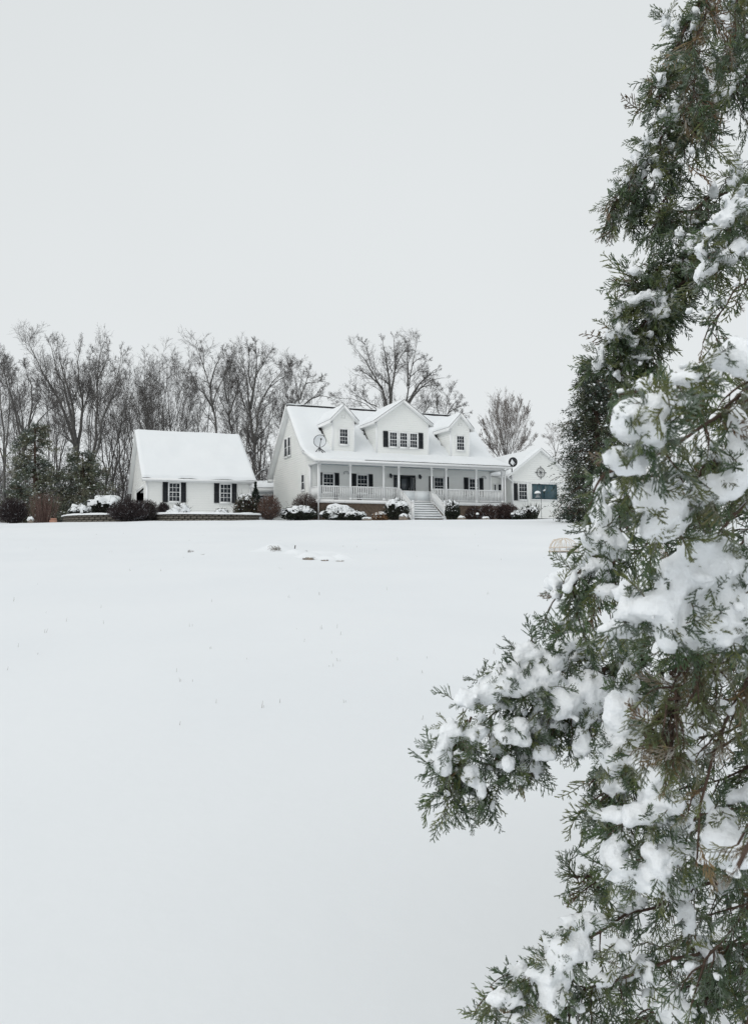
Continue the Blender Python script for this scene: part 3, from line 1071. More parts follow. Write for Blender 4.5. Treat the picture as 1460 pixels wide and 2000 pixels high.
link = empty('covered_link', hp(L, 3.0, 0), HYAW)
tag(link, 'low snow-roofed passage joining the porch end to the gabled wing', 'passage')
lw = WU0 - L
def lf(s, t, d): return (s, -d, t)
q = MB()
laps(q, lf, GR+.2, 2.3, lambda t: .02, lambda t: lw-.02)
q.build('wall', M['siding'], link)
q = MB()
q.add([(.03, -.35, 2.30), (lw-.02, -.35, 2.30), (lw-.02, 3.4, 3.3), (.03, 3.4, 3.3), (.03, -.35, 2.42), (lw-.02, -.35, 2.42), (lw-.02, 3.4, 3.42), (.03, 3.4, 3.42)], BOXQ)
lro = q.build('roof', M['trim'], link)
snow_sheet('snow_layer', plane_fn((.03, -.38, 2.42), (1, 0, 0), (0, 1, .266), (0, -.266, 1)), 0, lw-.06, 0, 3.7, .14, lro, .15, .15, None, 77)
window(link, lf, 1.05, 1.22, .75, 1.70, 0, 1, 1, .05)
window(link, lf, 1.42, 1.80, .75, 1.72, 0, 1, 1, .05)

# low outbuilding seen in the gap between garage and house
ob_p = at(515, 985, 67)
shed = empty('low_outbuilding', (ob_p[0], 67, 0), .05)
tag(shed, 'low snow-roofed outbuilding seen through the gap between garage and house', 'outbuilding')
zt = at(515, 952, 67)[2]
q = MB()
q.box(-3.5, 3.5, .3, 5, 2.8, zt-.3)
q.build('wall', M['porch_paint'], shed)
q = MB()
q.box(-3.7, 3.7, 0, 5.3, zt-.36, zt)
sro = q.build('roof', M['trim'], shed)
snow_sheet('snow_layer', plane_fn((0, -.05, zt), (1, 0, 0), (0, 1, .12), (0, 0, 1)), -3.75, 3.75, 0, 5.3, .42, sro, .2, .15, None, 80, edge=.35)
window(shed, lambda s, t, d: (s, .3-d, t), -1.4, 1.6, zt-1.35, zt-.62, 4, 1, 1)

# ------------------------------------------------------------------ things on the buildings
def compass():
    c, s = math.cos(HYAW), math.sin(HYAW)
    t = empty('compass_ornament', hp(WU0 + 2.70, WVf - .06, 6.72 - HZ), HYAW)
    tag(t, 'black metal compass rose hung on the white gable of the right wing', 'wall ornament')
    a = np.linspace(0, 2*np.pi, 40, endpoint=False)
    for r, tk in ((.38, .019), (.31, .007)):
        MB().tube([(r*math.cos(k), 0, r*math.sin(k)) for k in a], tk, 5, closed=True).build('ring', M['iron'], t)
    for k in range(8):
        an = k*math.pi/4
        d, e = np.array((math.cos(an), 0, math.sin(an))), np.array((-math.sin(an), 0, math.cos(an)))
        ln = .42 if k % 2 == 0 else .24
        q = MB()
        q.add([d*.03 - e*.0, d*.11 - e*.016, d*ln, d*.11 + e*.016] , [(0, 1, 2, 3)])
        q.add([p + np.array((0, -.022, 0)) for p in (d*.03, d*.11 - e*.018, d*ln*.99, d*.11 + e*.018)], [(0, 1, 2, 3)])
        q.bar(d*.02, d*ln, .012, .02)
        if k % 2 == 0:
            q.add([d*.42 - e*.03, d*.48 - e*.035, d*.56, d*.48 + e*.035, d*.42 + e*.03], T=[(0, 1, 2), (0, 2, 3), (0, 3, 4)])
        q.build('compass_point', M['iron'], t)
    MB().lathe([(.001, .02), (.05, .02), (.05, -.02), (.001, -.02)], (0, 0, 0), 10).build('hub', M['iron'], t)
compass()

def dish(loc, yaw, r, label, tilt, face, snowy):
    t = empty('satellite_dish', loc, yaw)
    tag(t, label, 'satellite dish')
    n, k = 20, 5
    V, Q = [], []
    ct, st_ = math.cos(tilt), math.sin(tilt)
    def pt(rr, a, off=0):
        x, y, z = rr*math.cos(a), -.28*(rr/r)**2*r - off, rr*math.sin(a)*1.0
        return (x, y*ct*-1*-1 - z*st_ * -1 * -1, z*ct + y*st_)
    for i in range(k+1):
        for j in range(n):
            V.append(pt(r*i/k, j*2*math.pi/n))
    for i in range(k):
        for j in range(n):
            Q.append((i*n+j, i*n+(j+1) % n, (i+1)*n+(j+1) % n, (i+1)*n+j))
    V2 = [(x, y+.02, z) for x, y, z in V]
    npmesh('reflector', V + V2, Q + [[a+len(V) for a in q] for q in Q], None, M[face], t, smooth=True)
    MB().tube([pt(r, j*2*math.pi/n) for j in range(n)], .028, 5, closed=True).build('rim', M['iron'], t)
    if snowy:
        npmesh('snow', [pt(r*.97*i/k, j*2*math.pi/n, .03) for i in range(k+1) for j in range(n)], Q, None, M['roof_snow'], t, smooth=True)
    q = MB()
    q.bar(pt(r*.95, -math.pi/2), (0, -.55, .05), .035)
    q.bar((0, -.6, .02), (0, -.5, .08), .09)
    q.build('feed_arm', M['iron'], t)
    return t
# left dish: stands on the porch roof on a mast with splayed legs
lp = hp(.62, 1.45, 3.34)
t = dish((lp[0], lp[1], lp[2] + .86), HYAW - .15, .43, 'round snow-filled satellite dish on splayed legs on the porch roof', .25, 'galv', True)
q = MB()
q.bar((0, .05, -.05), (0, .08, -.82), .07)
q.build('mast', M['iron'], t)
for dx, dy in ((-.42, -.35), (.42, -.35), (.12, -.55)):
    MB().bar((0, .07, -.45), (dx, dy, -.92), .04).build('leg', M['iron'], t)
rp_ = hp(L + 1.05, 1.75, 3.0)
pd = at(1000, 902.5, 62.5)
t = dish(pd, HYAW - .1, .35, 'dark round satellite dish above the right end of the porch roof', .1, 'iron', False)
q = MB()
q.bar((0, .06, 0), (0, .1, -.75), .06)
q.build('mast', M['iron'], t)
npmesh('snow', [(-.27, -.17, -.10), (-.02, -.17, -.30), (.16, -.15, -.12), (-.10, -.12, .22)], [(0, 1, 2, 3)], None, M['roof_snow'], t)

# ------------------------------------------------------------------ garden walls and beds in front of the garage
SB = MB()
e = .12
SB.add([(-.5, -.5+e, -.5), (-.5+e, -.5, -.5), (.5-e, -.5, -.5), (.5, -.5+e, -.5), (.5, .5, -.5), (-.5, .5, -.5),
        (-.5, -.5+e, .5), (-.5+e, -.5, .5), (.5-e, -.5, .5), (.5, -.5+e, .5), (.5, .5, .5), (-.5, .5, .5)],
       [(i, (i+1) % 6, 6+(i+1) % 6, 6+i) for i in range(6)], [(6, 7, 8), (6, 8, 9), (6, 9, 10), (6, 10, 11), (0, 2, 1), (0, 3, 2), (0, 4, 3), (0, 5, 4)])
stone_src = SB.build('stone', M['stone'], None)
stone_me = [stone_src.data]
bpy.data.objects.remove(stone_src)
def resample(P, n):
    P = np.asarray(P, float)
    d = np.concatenate([[0], np.cumsum(np.linalg.norm(np.diff(P, axis=0), axis=1))])
    t = np.linspace(0, d[-1], n)
    return np.stack([np.interp(t, d, P[:, i]) for i in range(P.shape[1])], 1)
def smooth_path(P, n, it=30):
    Q = resample(P, n)
    for _ in range(it):
        Q[1:-1] = .5*Q[1:-1] + .25*(Q[:-2] + Q[2:])
    return Q
def retaining_wall(path, label, seed):
    r = random.Random(seed)
    P = smooth_path([at(*p) for p in path], 60, 12)
    t = empty('retaining_wall', (P[30][0], P[30][1], float(gz(P[30][0], P[30][1]))))
    tag(t, label, 'garden wall')
    O = np.array(t.location)
    ln = np.linalg.norm(np.diff(P, axis=0), axis=1).sum()
    courses, w = 3, .36
    n = int(ln/w)
    for c in range(courses):
        off = .5 if c % 2 else 0
        Q = resample(P, n+1)
        for i in range(n):
            f = (i + .5 + off*.9)/n
            if f > .995: continue
            k = min(int(f*59), 58)
            p = P[k] + (P[k+1]-P[k])*(f*59-k)
            tn = P[k+1]-P[k]
            zg = float(gz(p[0], p[1])) - .04
            hh = (p[2] - zg)/courses
            o = bpy.data.objects.new('stone', stone_me[0])
            C.objects.link(o)
            o.parent = t
            o.location = (p[0]-O[0], p[1]-O[1] + r.uniform(-.025, .02), zg + hh*(c+.5) - O[2])
            o.rotation_euler = (0, 0, math.atan2(tn[1], tn[0]) + r.uniform(-.04, .04))
            o.scale = (ln/n*r.uniform(.86, .97), .28, hh*r.uniform(.84, .95))
    V, Qs = [], []
    q = MB()
    top = P - O
    q.tube(np.stack([top[:, 0], top[:, 1]+.10, top[:, 2]-.03], 1), .10, 4)
    q.build('wall_core', M['stone'], t)
    tn = unit(np.gradient(P, axis=0))
    nr = np.stack([tn[:, 1], -tn[:, 0], np.zeros(60)], 1)
    prof = [(-.21, -.02), (-.19, .06), (-.08, .10), (.08, .11), (.22, .10), (.26, .0)]
    jit = noise2(np.arange(60)/3.0, np.zeros(60), seed)[:, None]
    V = np.stack([top - nr*a + np.array((0, 0, 1.0))*b*(.7+.6*jit) for a, b in prof], 1)
    k = len(prof)
    ii = np.arange(60*k).reshape(60, k)
    npmesh('snow_cap', V, np.stack([ii[:-1, :-1], ii[:-1, 1:], ii[1:, 1:], ii[1:, :-1]], -1).reshape(-1, 4), None, M['roof_snow'], t, smooth=True)
    return P
def bed(P, back, name):
    """snowy planting bed between a wall and the line behind it"""
    B = resample(back, len(P))
    tt = np.linspace(0, 1, 14)[:, None, None]
    G = P[None]*(1-tt) + B[None]*tt
    G[..., 2] += (noise2(G[..., 0]/.8, G[..., 1]/.8, 31) - .5)*.10*np.sin(np.pi*np.linspace(0, 1, 14))[:, None] + .02
    ii = np.arange(14*len(P)).reshape(14, len(P))
    o = npmesh(name, G, np.stack([ii[:-1, :-1], ii[:-1, 1:], ii[1:, 1:], ii[1:, :-1]], -1).reshape(-1, 4), None, M['snow'], smooth=True)
    tag(o, kind='structure')
def gp(s, v, z):
    c, s_ = math.cos(GYAW), math.sin(GYAW)
    return (GXo + s*c - v*s_, GYo + s*s_ + v*c, z)
Pw = retaining_wall([(296, 1006, 53.2), (308, 1004.5, 52.0), (330, 1003.6, 51.4), (370, 1003.4, 51.2), (430, 1004.0, 51.3), (485, 1004.8, 52.0), (504, 1005.6, 53.4)],
                    'low stone retaining wall with a snowy cap in front of the garage windows', 3)
bed(Pw, [gp(-.3, .05, GB+.02), gp(GLn+.3, .05, GB+.02)], 'planting_bed')
Pw = retaining_wall([(126, 1009, 54.2), (134, 1007, 52.9), (150, 1005.8, 52.2), (190, 1005, 51.8), (240, 1005, 51.8), (275, 1005, 52.3), (290, 1006, 53.4)],
                    'low curved stone wall with a snowy cap left of the garage', 5)
bed(Pw, [(Pw[0][0]-1.0, 62, 2.95), (Pw[-1][0]+.4, 62, 3.1)], 'planting_bed')

# ------------------------------------------------------------------ shrubs
def diamonds(P, D, Ln, W, rg):
    """leaf-sized diamond blades at P pointing along D"""
    n = len(P)
    s = unit(np.cross(D, rg.normal(size=(n, 3))))
    Ln, W = np.broadcast_to(np.asarray(Ln, float), (n,))[:, None], np.broadcast_to(np.asarray(W, float), (n,))[:, None]
    V = np.stack([P, P + D*Ln*.5 + s*W*.5, P + D*Ln, P + D*Ln*.5 - s*W*.5], 1)
    return V.reshape(-1, 3), np.arange(4*n).reshape(n, 4)

def shrub_frame(px0, px1, pyt, pyb, Y):
    cx = (px0+px1)/2
    b = at(cx, pyb, Y)
    zt = at(cx, pyt, Y)[2]
    x = b[0]
    zg = float(gz(x, Y))
    zb = max(zg, b[2]-.12) - .06 if b[2] > zg + .3 else zg - .05
    return np.array((x, Y, zb)), (px1-px0)/2/F_PX*Y, zt - zb

def shell(n, rg, lo=.72):
    d = unit(rg.normal(size=(n, 3)) * (1, 1, .9))
    return d * (lo + (1-lo)*rg.random((n, 1))**.6)

def snow_dome(rx, ry, h, seed, zc, patch=.45, low=.35, lump=.22):
    """patchy snow lying on the top of a rounded shrub"""
    na, ne = 56, 18
    A, E_ = np.meshgrid(np.linspace(0, 2*np.pi, na), np.linspace(math.pi/2, -.1, ne))
    d = np.stack([np.cos(A)*np.cos(E_), np.sin(A)*np.cos(E_), np.sin(E_)], -1)
    k = 1.0 + lump*(noise3(d, 3.2, seed)-.5)*2 + .10*(noise3(d, 9, seed+1)-.5)
    P = d*k[..., None]*np.array((rx, ry, h*(1-zc)))*1.03 + np.array((0, 0, h*zc))
    ii = np.arange(na*ne).reshape(ne, na)
    q = np.stack([ii[:-1, :-1], ii[:-1, 1:], ii[1:, 1:], ii[1:, :-1]], -1).reshape(-1, 4)
    cd = d.reshape(-1, 3)[q].mean(1)
    nz = .6*noise3(cd, 6, seed+2) + .4*noise3(cd, 15, seed+3)
    keep = nz < patch + (cd[:, 2]-low)*1.0
    return P.reshape(-1, 3), q[keep]

def shrub(name, label, px, Y, kind, group=None, cat='shrub', depth=.9, seed=0, snow=None, colors=None, dens=1.0):
    rg = np.random.default_rng(100+seed)
    base, rx, h = shrub_frame(*px, Y)
    t = empty(name, base)
    tag(t, label, cat, group)
    ry = rx*depth
    zc = .42
    ctr = np.array((0, 0, h*zc))
    rad = np.array((rx, ry, h*(1-zc)))
    def out(p):                                        # ellipsoid whose lower half reaches the ground
        q = p*rad
        q[:, 2] = np.where(q[:, 2] < 0, p[:, 2]*h*zc*.95, q[:, 2])
        return q + ctr
    if kind in ('twiggy', 'trimmed'):
        # fans of stems from the root
        ns = int(70*dens)
        tip = out(shell(ns, rg, .8))
        p0 = np.stack([rg.normal(0, rx*.12, ns), rg.normal(0, ry*.12, ns), np.zeros(ns)], 1)
        mid = p0*.4 + tip*.6
        mid[:, 2] = p0[:, 2]*.45 + tip[:, 2]*.55 + .05*h
        r = np.full(ns, .014)
        V1, Q1 = prisms(np.concatenate([p0, mid]), np.concatenate([mid, tip]), np.concatenate([r, r*.6]), np.concatenate([r*.6, r*.35]))
        npmesh('stems', V1, Q1, None, M['twig'], t)['kind'] = 'stuff'
        nt = int((2600 if kind == 'trimmed' else 1500)*dens)
        s = shell(nt, rg, .5 if kind == 'trimmed' else .35)
        P = out(s)
        if kind == 'trimmed':
            P *= 1 + .05*(noise3(s, 3, seed)[:, None]-.5)
        D = unit(unit(P-ctr*.3)*1.0 + rg.normal(0, .65, (nt, 3)) + (0, 0, .25))
        ln = rg.uniform(.10, .24, nt)*(1 if kind == 'trimmed' else 1.5)
        rr = rg.uniform(.006, .011, nt)
        V, Q = prisms(P - D*ln[:, None]*.5, P + D*ln[:, None]*.5, rr, rr*.5)
        cols = np.array(colors or [(.05, .04, .042), (.075, .06, .06), (.035, .028, .03)])
        c = cols[rg.integers(0, len(cols), nt)]*rg.uniform(.7, 1.25, (nt, 1))
        c[rg.random(nt) < .05] = (.5, .52, .54)
        npmesh('twigs', V, Q, None, M['brush'], t, col=np.repeat(c, 6, 0))['kind'] = 'stuff'
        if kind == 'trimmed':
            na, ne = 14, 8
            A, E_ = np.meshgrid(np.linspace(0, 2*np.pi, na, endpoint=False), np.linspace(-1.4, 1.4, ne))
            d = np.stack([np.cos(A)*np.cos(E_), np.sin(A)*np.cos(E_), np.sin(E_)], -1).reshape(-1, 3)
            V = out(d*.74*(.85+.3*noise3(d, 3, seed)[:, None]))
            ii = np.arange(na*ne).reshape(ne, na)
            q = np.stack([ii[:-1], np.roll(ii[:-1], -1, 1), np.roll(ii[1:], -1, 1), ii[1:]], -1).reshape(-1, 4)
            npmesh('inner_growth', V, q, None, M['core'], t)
    elif kind == 'leafy':
        nl = int(2600*dens)
        s = shell(nl, rg, .55)
        P = out(s)
        P *= 1 + .14*(noise3(s, 2.6, seed)[:, None]-.5)
        D = unit(unit(P - ctr*.5) + rg.normal(0, .6, (nl, 3)))
        V, Q = diamonds(P, D, rg.uniform(.07, .16, nl), rg.uniform(.03, .06, nl), rg)
        cols = np.array(colors or [(.022, .032, .022), (.035, .045, .03), (.05, .055, .04), (.02, .026, .022)])
        c = cols[rg.integers(0, len(cols), nl)]*rg.uniform(.7, 1.3, (nl, 1))
        npmesh('leaves', V, Q, None, M['leafmass'], t, col=np.repeat(c, 4, 0))['kind'] = 'stuff'
        ns = 40
        tip = out(shell(ns, rg, .6))
        p0 = np.stack([rg.normal(0, rx*.1, ns), rg.normal(0, ry*.1, ns), np.zeros(ns)], 1)
        V, Q = prisms(p0, p0 + (tip-p0)*rg.uniform(1.15, 1.75, (ns, 1)), np.full(ns, .014), np.full(ns, .005))
        npmesh('stems', V, Q, None, M['twig'], t)['kind'] = 'stuff'
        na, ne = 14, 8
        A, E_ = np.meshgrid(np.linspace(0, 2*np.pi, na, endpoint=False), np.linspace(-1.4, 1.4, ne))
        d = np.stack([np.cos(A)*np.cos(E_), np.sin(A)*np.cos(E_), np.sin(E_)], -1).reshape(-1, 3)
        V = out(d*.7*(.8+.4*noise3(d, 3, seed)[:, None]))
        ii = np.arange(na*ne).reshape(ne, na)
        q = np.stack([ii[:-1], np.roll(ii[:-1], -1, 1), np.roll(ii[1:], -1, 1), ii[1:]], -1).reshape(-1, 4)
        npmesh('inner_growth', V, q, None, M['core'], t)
    elif kind == 'upright':
        ns = int(230*dens)
        p0 = np.stack([rg.normal(0, rx*.35, ns), rg.normal(0, ry*.35, ns), np.zeros(ns)], 1)
        hh = h*rg.uniform(.55, 1.05, ns)
        lean = rg.normal(0, .13, (ns, 2))*[1, 1]
        tip = p0 + np.concatenate([lean*hh[:, None] + p0[:, :2]*.6, hh[:, None]], 1)
        mid = (p0+tip)/2 + np.concatenate([p0[:, :2]*.15, np.zeros((ns, 1))], 1)
        r = rg.uniform(.008, .014, ns)
        V, Q = prisms(np.concatenate([p0, mid]), np.concatenate([mid, tip]), np.concatenate([r, r*.75]), np.concatenate([r*.75, r*.3]))
        cols = np.array(colors or [(.13, .085, .07), (.16, .11, .09), (.10, .07, .06)])
        c = cols[rg.integers(0, len(cols), ns)]*rg.uniform(.8, 1.2, (ns, 1))
        npmesh('stems', V, Q, None, M['brush'], t, col=np.repeat(np.concatenate([c, c]), 6, 0))['kind'] = 'stuff'
        nt = int(500*dens)
        k = rg.integers(0, ns, nt)
        f = rg.uniform(.35, 1, (nt, 1))
        P = mid[k] + (tip[k]-mid[k])*f
        D = unit(unit(tip-p0)[k] + rg.normal(0, .45, (nt, 3)))
        V, Q = prisms(P, P + D*rg.uniform(.1, .3, (nt, 1)), np.full(nt, .007), np.full(nt, .003))
        npmesh('twigs', V, Q, None, M['brush'], t, col=np.repeat(c[k], 6, 0))['kind'] = 'stuff'
    elif kind == 'mound':
        pass
    if snow:
        V, Q = snow_dome(rx, ry, h, seed+50, zc, *snow)
        o = npmesh('snow', V, Q, None, M['roof_snow'], t, smooth=True)
        # loose tufts of snow caught in the twigs
        n = int(130*dens)
        s = shell(n, rg, .9)
        s = s[s[:, 2] > -.1]
        P = out(s)
        D = unit(rg.normal(size=(len(P), 3)))
        V, Q = diamonds(P, D, rg.uniform(.05, .13, len(P)), rg.uniform(.04, .09, len(P)), rg)
        npmesh('snow_tufts', V, Q, None, M['roof_snow'], t)['kind'] = 'stuff'
    return t

RED = [(.13, .08, .065), (.17, .11, .09), (.09, .06, .05), (.19, .13, .10)]
BRN = [(.075, .05, .045), (.11, .07, .06), (.05, .036, .034), (.13, .095, .08)]
shrub('round_shrub', 'dark bare clipped shrub, round, at the far left edge of the yard', (-3, 54, 971, 1015), 53, 'trimmed', seed=1, dens=1.6)
shrub('twig_shrub', 'upright reddish clump of bare stems right of the far-left dark shrub', (64, 106, 966, 1016), 54.5, 'upright', seed=2, colors=[(.17, .11, .095), (.21, .145, .125), (.13, .09, .08)])
shrub('low_shrub', 'low snow-covered evergreen shrub at the left end of the curved wall', (134, 178, 985, 1007), 53.8, 'leafy', seed=3, snow=(.62, .25), dens=.8)
shrub('mounded_shrub', 'large snow-frosted evergreen mound on the left garden bed', (172, 244, 968, 1007), 55.2, 'leafy', seed=4, snow=(.56, .30), dens=1.3)
shrub('clipped_shrub', 'wide dark clipped shrub hiding the middle of the curved wall', (210, 291, 974, 1017), 50.6, 'trimmed', seed=5, dens=1.7)
shrub('clipped_shrub', 'greyish clipped shrub tucked behind the wide dark one, left of the garage corner', (262, 311, 975, 1016), 52.0, 'trimmed', seed=6, colors=[(.085, .075, .07), (.11, .10, .09), (.06, .05, .05)])
shrub('round_shrub', 'small dark round shrub below the left garage window', (307, 331, 980, 1004), 53.4, 'trimmed', seed=7, dens=.6)
shrub('dome_shrub', 'small green shrub with a smooth dome of snow under the left garage window', (337, 369, 984, 1006), 53.3, 'leafy', seed=8, snow=(.95, .30), dens=.6)
shrub('buried_shrub', 'tiny plant buried in a white snow mound behind the garage wall cap', (323, 351, 994, 1008), 52.4, 'leafy', seed=9, snow=(1.2, -.1), dens=.3)
shrub('buried_shrub', 'tiny snow-lumped plant behind the wall cap below the right garage window', (420, 446, 994, 1006), 52.6, 'leafy', seed=10, snow=(.75, .1), dens=.3)
shrub('leafy_shrub', 'green and russet broadleaf shrub flecked with snow at the garage right corner', (456, 506, 967, 1010), 54.2, 'leafy', seed=11, snow=(.18, .62),
      colors=[(.04, .05, .03), (.06, .065, .04), (.09, .05, .035), (.035, .04, .03)], dens=1.2)
shrub('twig_shrub', 'rusty brown bare shrub in the gap between garage and house', (502, 549, 964, 1014), 54.0, 'twiggy', seed=12, colors=RED, dens=1.5)
shrub('twig_shrub', 'dark brown arching bare shrub at the left porch corner', (568, 622, 962, 1013), 56.2, 'twiggy', seed=13, colors=BRN, dens=2.0)
shrub('low_shrub', 'spreading snow-topped evergreen at the foot of the left gable wall', (546, 618, 989, 1014), 54.6, 'leafy', seed=14, snow=(.52, .35), dens=1.2)
shrub('low_shrub', 'long snow-domed evergreen under the left porch railing', (628, 692, 986, 1013), 55.4, 'leafy', seed=15, snow=(.66, .32), dens=1.2, depth=.6)
shrub('buried_shrub', 'small snow-capped plant in front of the long snow-domed evergreen', (642, 659, 1003, 1016), 53.6, 'leafy', seed=16, snow=(.7, .2), dens=.3)
shrub('low_shrub', 'ragged low evergreen half under snow at the right end of the long dome', (676, 714, 998, 1015), 54.6, 'leafy', seed=17, snow=(.5, .3), dens=.7)
shrub('dead_perennial', 'tan dead perennial clump spotted with snow below the brick base', (726, 758, 1001, 1015), 55.0, 'leafy', cat='plant', seed=18, snow=(.3, .4), dens=.7,
      colors=[(.22, .13, .07), (.28, .18, .10), (.16, .09, .06), (.30, .22, .14)])
shrub('round_shrub', 'round evergreen with a snow cap just left of the porch steps', (750, 798, 975, 1014), 55.0, 'leafy', seed=19, snow=(.47, .42), dens=1.3)
shrub('round_shrub', 'dark evergreen flecked with snow just right of the porch steps', (869, 897, 977, 1015), 56.4, 'leafy', seed=21, snow=(.36, .45), dens=1.0)
shrub('clipped_shrub', 'leftmost of three dark bare shrubs along the right porch base', (907, 941, 988, 1016), 57.5, 'trimmed', seed=22, colors=BRN[:3])
shrub('clipped_shrub', 'middle of three dark bare shrubs along the right porch base', (932, 972, 984, 1017), 58.2, 'trimmed', seed=23, colors=BRN)
shrub('clipped_shrub', 'rightmost and broadest of three dark bare shrubs, at the porch end', (962, 1014, 982, 1017), 58.8, 'trimmed', seed=24, colors=BRN[:3], dens=1.3)
shrub('round_shrub', 'rounded evergreen with a flat cap of snow before the right wing', (1013, 1049, 989, 1016), 59.5, 'leafy', seed=25, snow=(.55, .52), dens=.9)
shrub('low_shrub', 'small snow-mottled shrub in front of the flat-capped evergreen', (998, 1026, 997, 1018), 57.8, 'leafy', seed=26, snow=(.45, .3), dens=.7)
shrub('buried_shrub', 'low snow hummock with dark tufts under the hanging cedar tips', (1088, 1128, 1008, 1023), 46.5, 'leafy', seed=27, snow=(.75, .2), dens=.6)
shrub('twig_shrub', 'reddish bare brush behind the dark cedar at the right', (1096, 1150, 985, 1020), 56, 'upright', seed=28)

def narrow_evergreen(px, Y, label, seed, name='column_shrub'):
    rg = np.random.default_rng(seed)
    base, rx, h = shrub_frame(*px, Y)
    t = empty(name, base)
    tag(t, label, 'shrub')
    n = 1500
    z = rg.random(n)**.85
    a = rg.random(n)*2*np.pi
    r = rx*np.sin(np.clip(z*1.05+.12, 0, 1)*np.pi)**.7*(.5+.5*rg.random(n))
    P = np.stack([r*np.cos(a), r*np.sin(a), z*h*.95], 1)
    D = unit(np.stack([np.cos(a)*.5, np.sin(a)*.5, np.ones(n)], 1) + rg.normal(0, .3, (n, 3)))
    V, Q = diamonds(P, D, rg.uniform(.1, .22, n), .05, rg)
    c = np.array([(.02, .032, .026), (.03, .042, .03), (.018, .024, .022)])[rg.integers(0, 3, n)]
    npmesh('foliage', V, Q, None, M['leafmass'], t, col=np.repeat(c, 4, 0))['kind'] = 'stuff'
    MB().bar((0, 0, 0), (0, 0, h*.8), .08).build('trunk', M['bark'], t)
narrow_evergreen((490, 508, 940, 1010), 55.8, 'narrow dark upright evergreen at the right corner of the garage', 71)
def spiky(px, Y, label, seed):
    rg = np.random.default_rng(seed)
    base, rx, h = shrub_frame(*px, Y)
    t = empty('spiky_plant', base)
    tag(t, label, 'plant')
    n = 70
    D = unit(np.stack([rg.normal(0, .35, n), rg.normal(0, .35, n), np.ones(n)], 1))
    V, Q = diamonds(np.zeros((n, 3)) + rg.normal(0, rx*.25, (n, 3))*[1, 1, 0], D, rg.uniform(.7, 1.05, n)*h, .06, rg)
    npmesh('leaves', V, Q, None, M['leafmass'], t, col=np.tile((.035, .045, .032), (len(V), 1)))['kind'] = 'stuff'
spiky((1030, 1050, 978, 1012), 61, 'dark spiky-leaved plant below the teal window', 72)

def rock(px0, px1, pyt, pyb, Y, label, seed, snow=True, m='rock', cat='rock', on_ground=None):
    rg = np.random.default_rng(seed)
    base, rx, h = shrub_frame(px0, px1, pyt, pyb, Y)
    if on_ground is not None:
        rx, h, base = on_ground[1], on_ground[2], np.array(on_ground[0])
    t = empty('garden_rock', base)
    tag(t, label, cat, None)
    na, ne = 14, 8
    A, E_ = np.meshgrid(np.linspace(0, 2*np.pi, na, endpoint=False), np.linspace(-1.5, 1.5, ne))
    d = np.stack([np.cos(A)*np.cos(E_), np.sin(A)*np.cos(E_), np.sin(E_)], -1).reshape(-1, 3)
    V = d*(.8+.4*noise3(d, 1.7, seed)[:, None])*(rx, rx*.8, h*.55) + (0, 0, h*.35)
    ii = np.arange(na*ne).reshape(ne, na)
    q = np.stack([ii[:-1], np.roll(ii[:-1], -1, 1), np.roll(ii[1:], -1, 1), ii[1:]], -1).reshape(-1, 4)
    npmesh('stone', V, q, None, M[m], t, smooth=False)
    if snow:
        V, Q = snow_dome(rx*1.02, rx*.85, h*1.02, seed, .35, .5, .42, .2)
        npmesh('snow_cap', V, Q, None, M['roof_snow'], t, smooth=True)
    return t
rock(53, 66, 1010, 1017, 51.5, 'small snow-covered rock between the far-left shrub and the reddish stems', 81)
rock(779, 797, 1004, 1016, 53.6, 'pale brown snow-capped rock beside the left newel post of the steps', 82)
rock(706, 726, 1010, 1017, 53.5, 'low snow-covered rock below the brick base', 85)
rock(893, 909, 1008, 1017, 55.0, 'snow-covered rock right of the evergreen by the steps', 83)
rock(940, 956, 1009, 1018, 54.6, 'snow-covered rock before the dark bare shrubs', 84)
b_ = at(104, 1013, 52)
t = empty('clay_block', (b_[0], b_[1], float(gz(b_[0], b_[1]))), .3)
tag(t, 'reddish clay block lying in the snow beside the reddish stems', 'clay block')
MB().box(-.22, .22, -.12, .12, -.05, .14).build('block', M['clay'], t)
MB().box(-.15, .2, -.09, .11, .14, .26).build('block', M['clay'], t)

def path_light(px, py, Y, label):
    p = at(px, py, Y)
    t = empty('path_light', (p[0], p[1], float(gz(p[0], p[1]))))
    tag(t, label, 'garden light', 'small snow-capped path lights')
    q = MB()
    q.lathe([(.02, -.1), (.02, .18), (.07, .19), (.07, .20), (.06, .32), (.10, .33), (.09, .36), (.001, .38)], (0, 0, 0), 8)
    q.build('lamp_body', M['iron'], t)
    MB().lathe([(.10, .36), (.105, .42), (.07, .47), (.001, .49)], (0, 0, 0), 8).build('snow_cap', M['roof_snow'], t, True)
path_light(627, 1012, 53.0, 'dark path light with a snow cap at the foot of the porch corner post')
path_light(932, 1013, 54.5, 'dark path light with a snow cap before the dark bare shrubs')
path_light(1000, 1014, 55.5, 'dark path light with a snow cap before the small snow-mottled shrub')

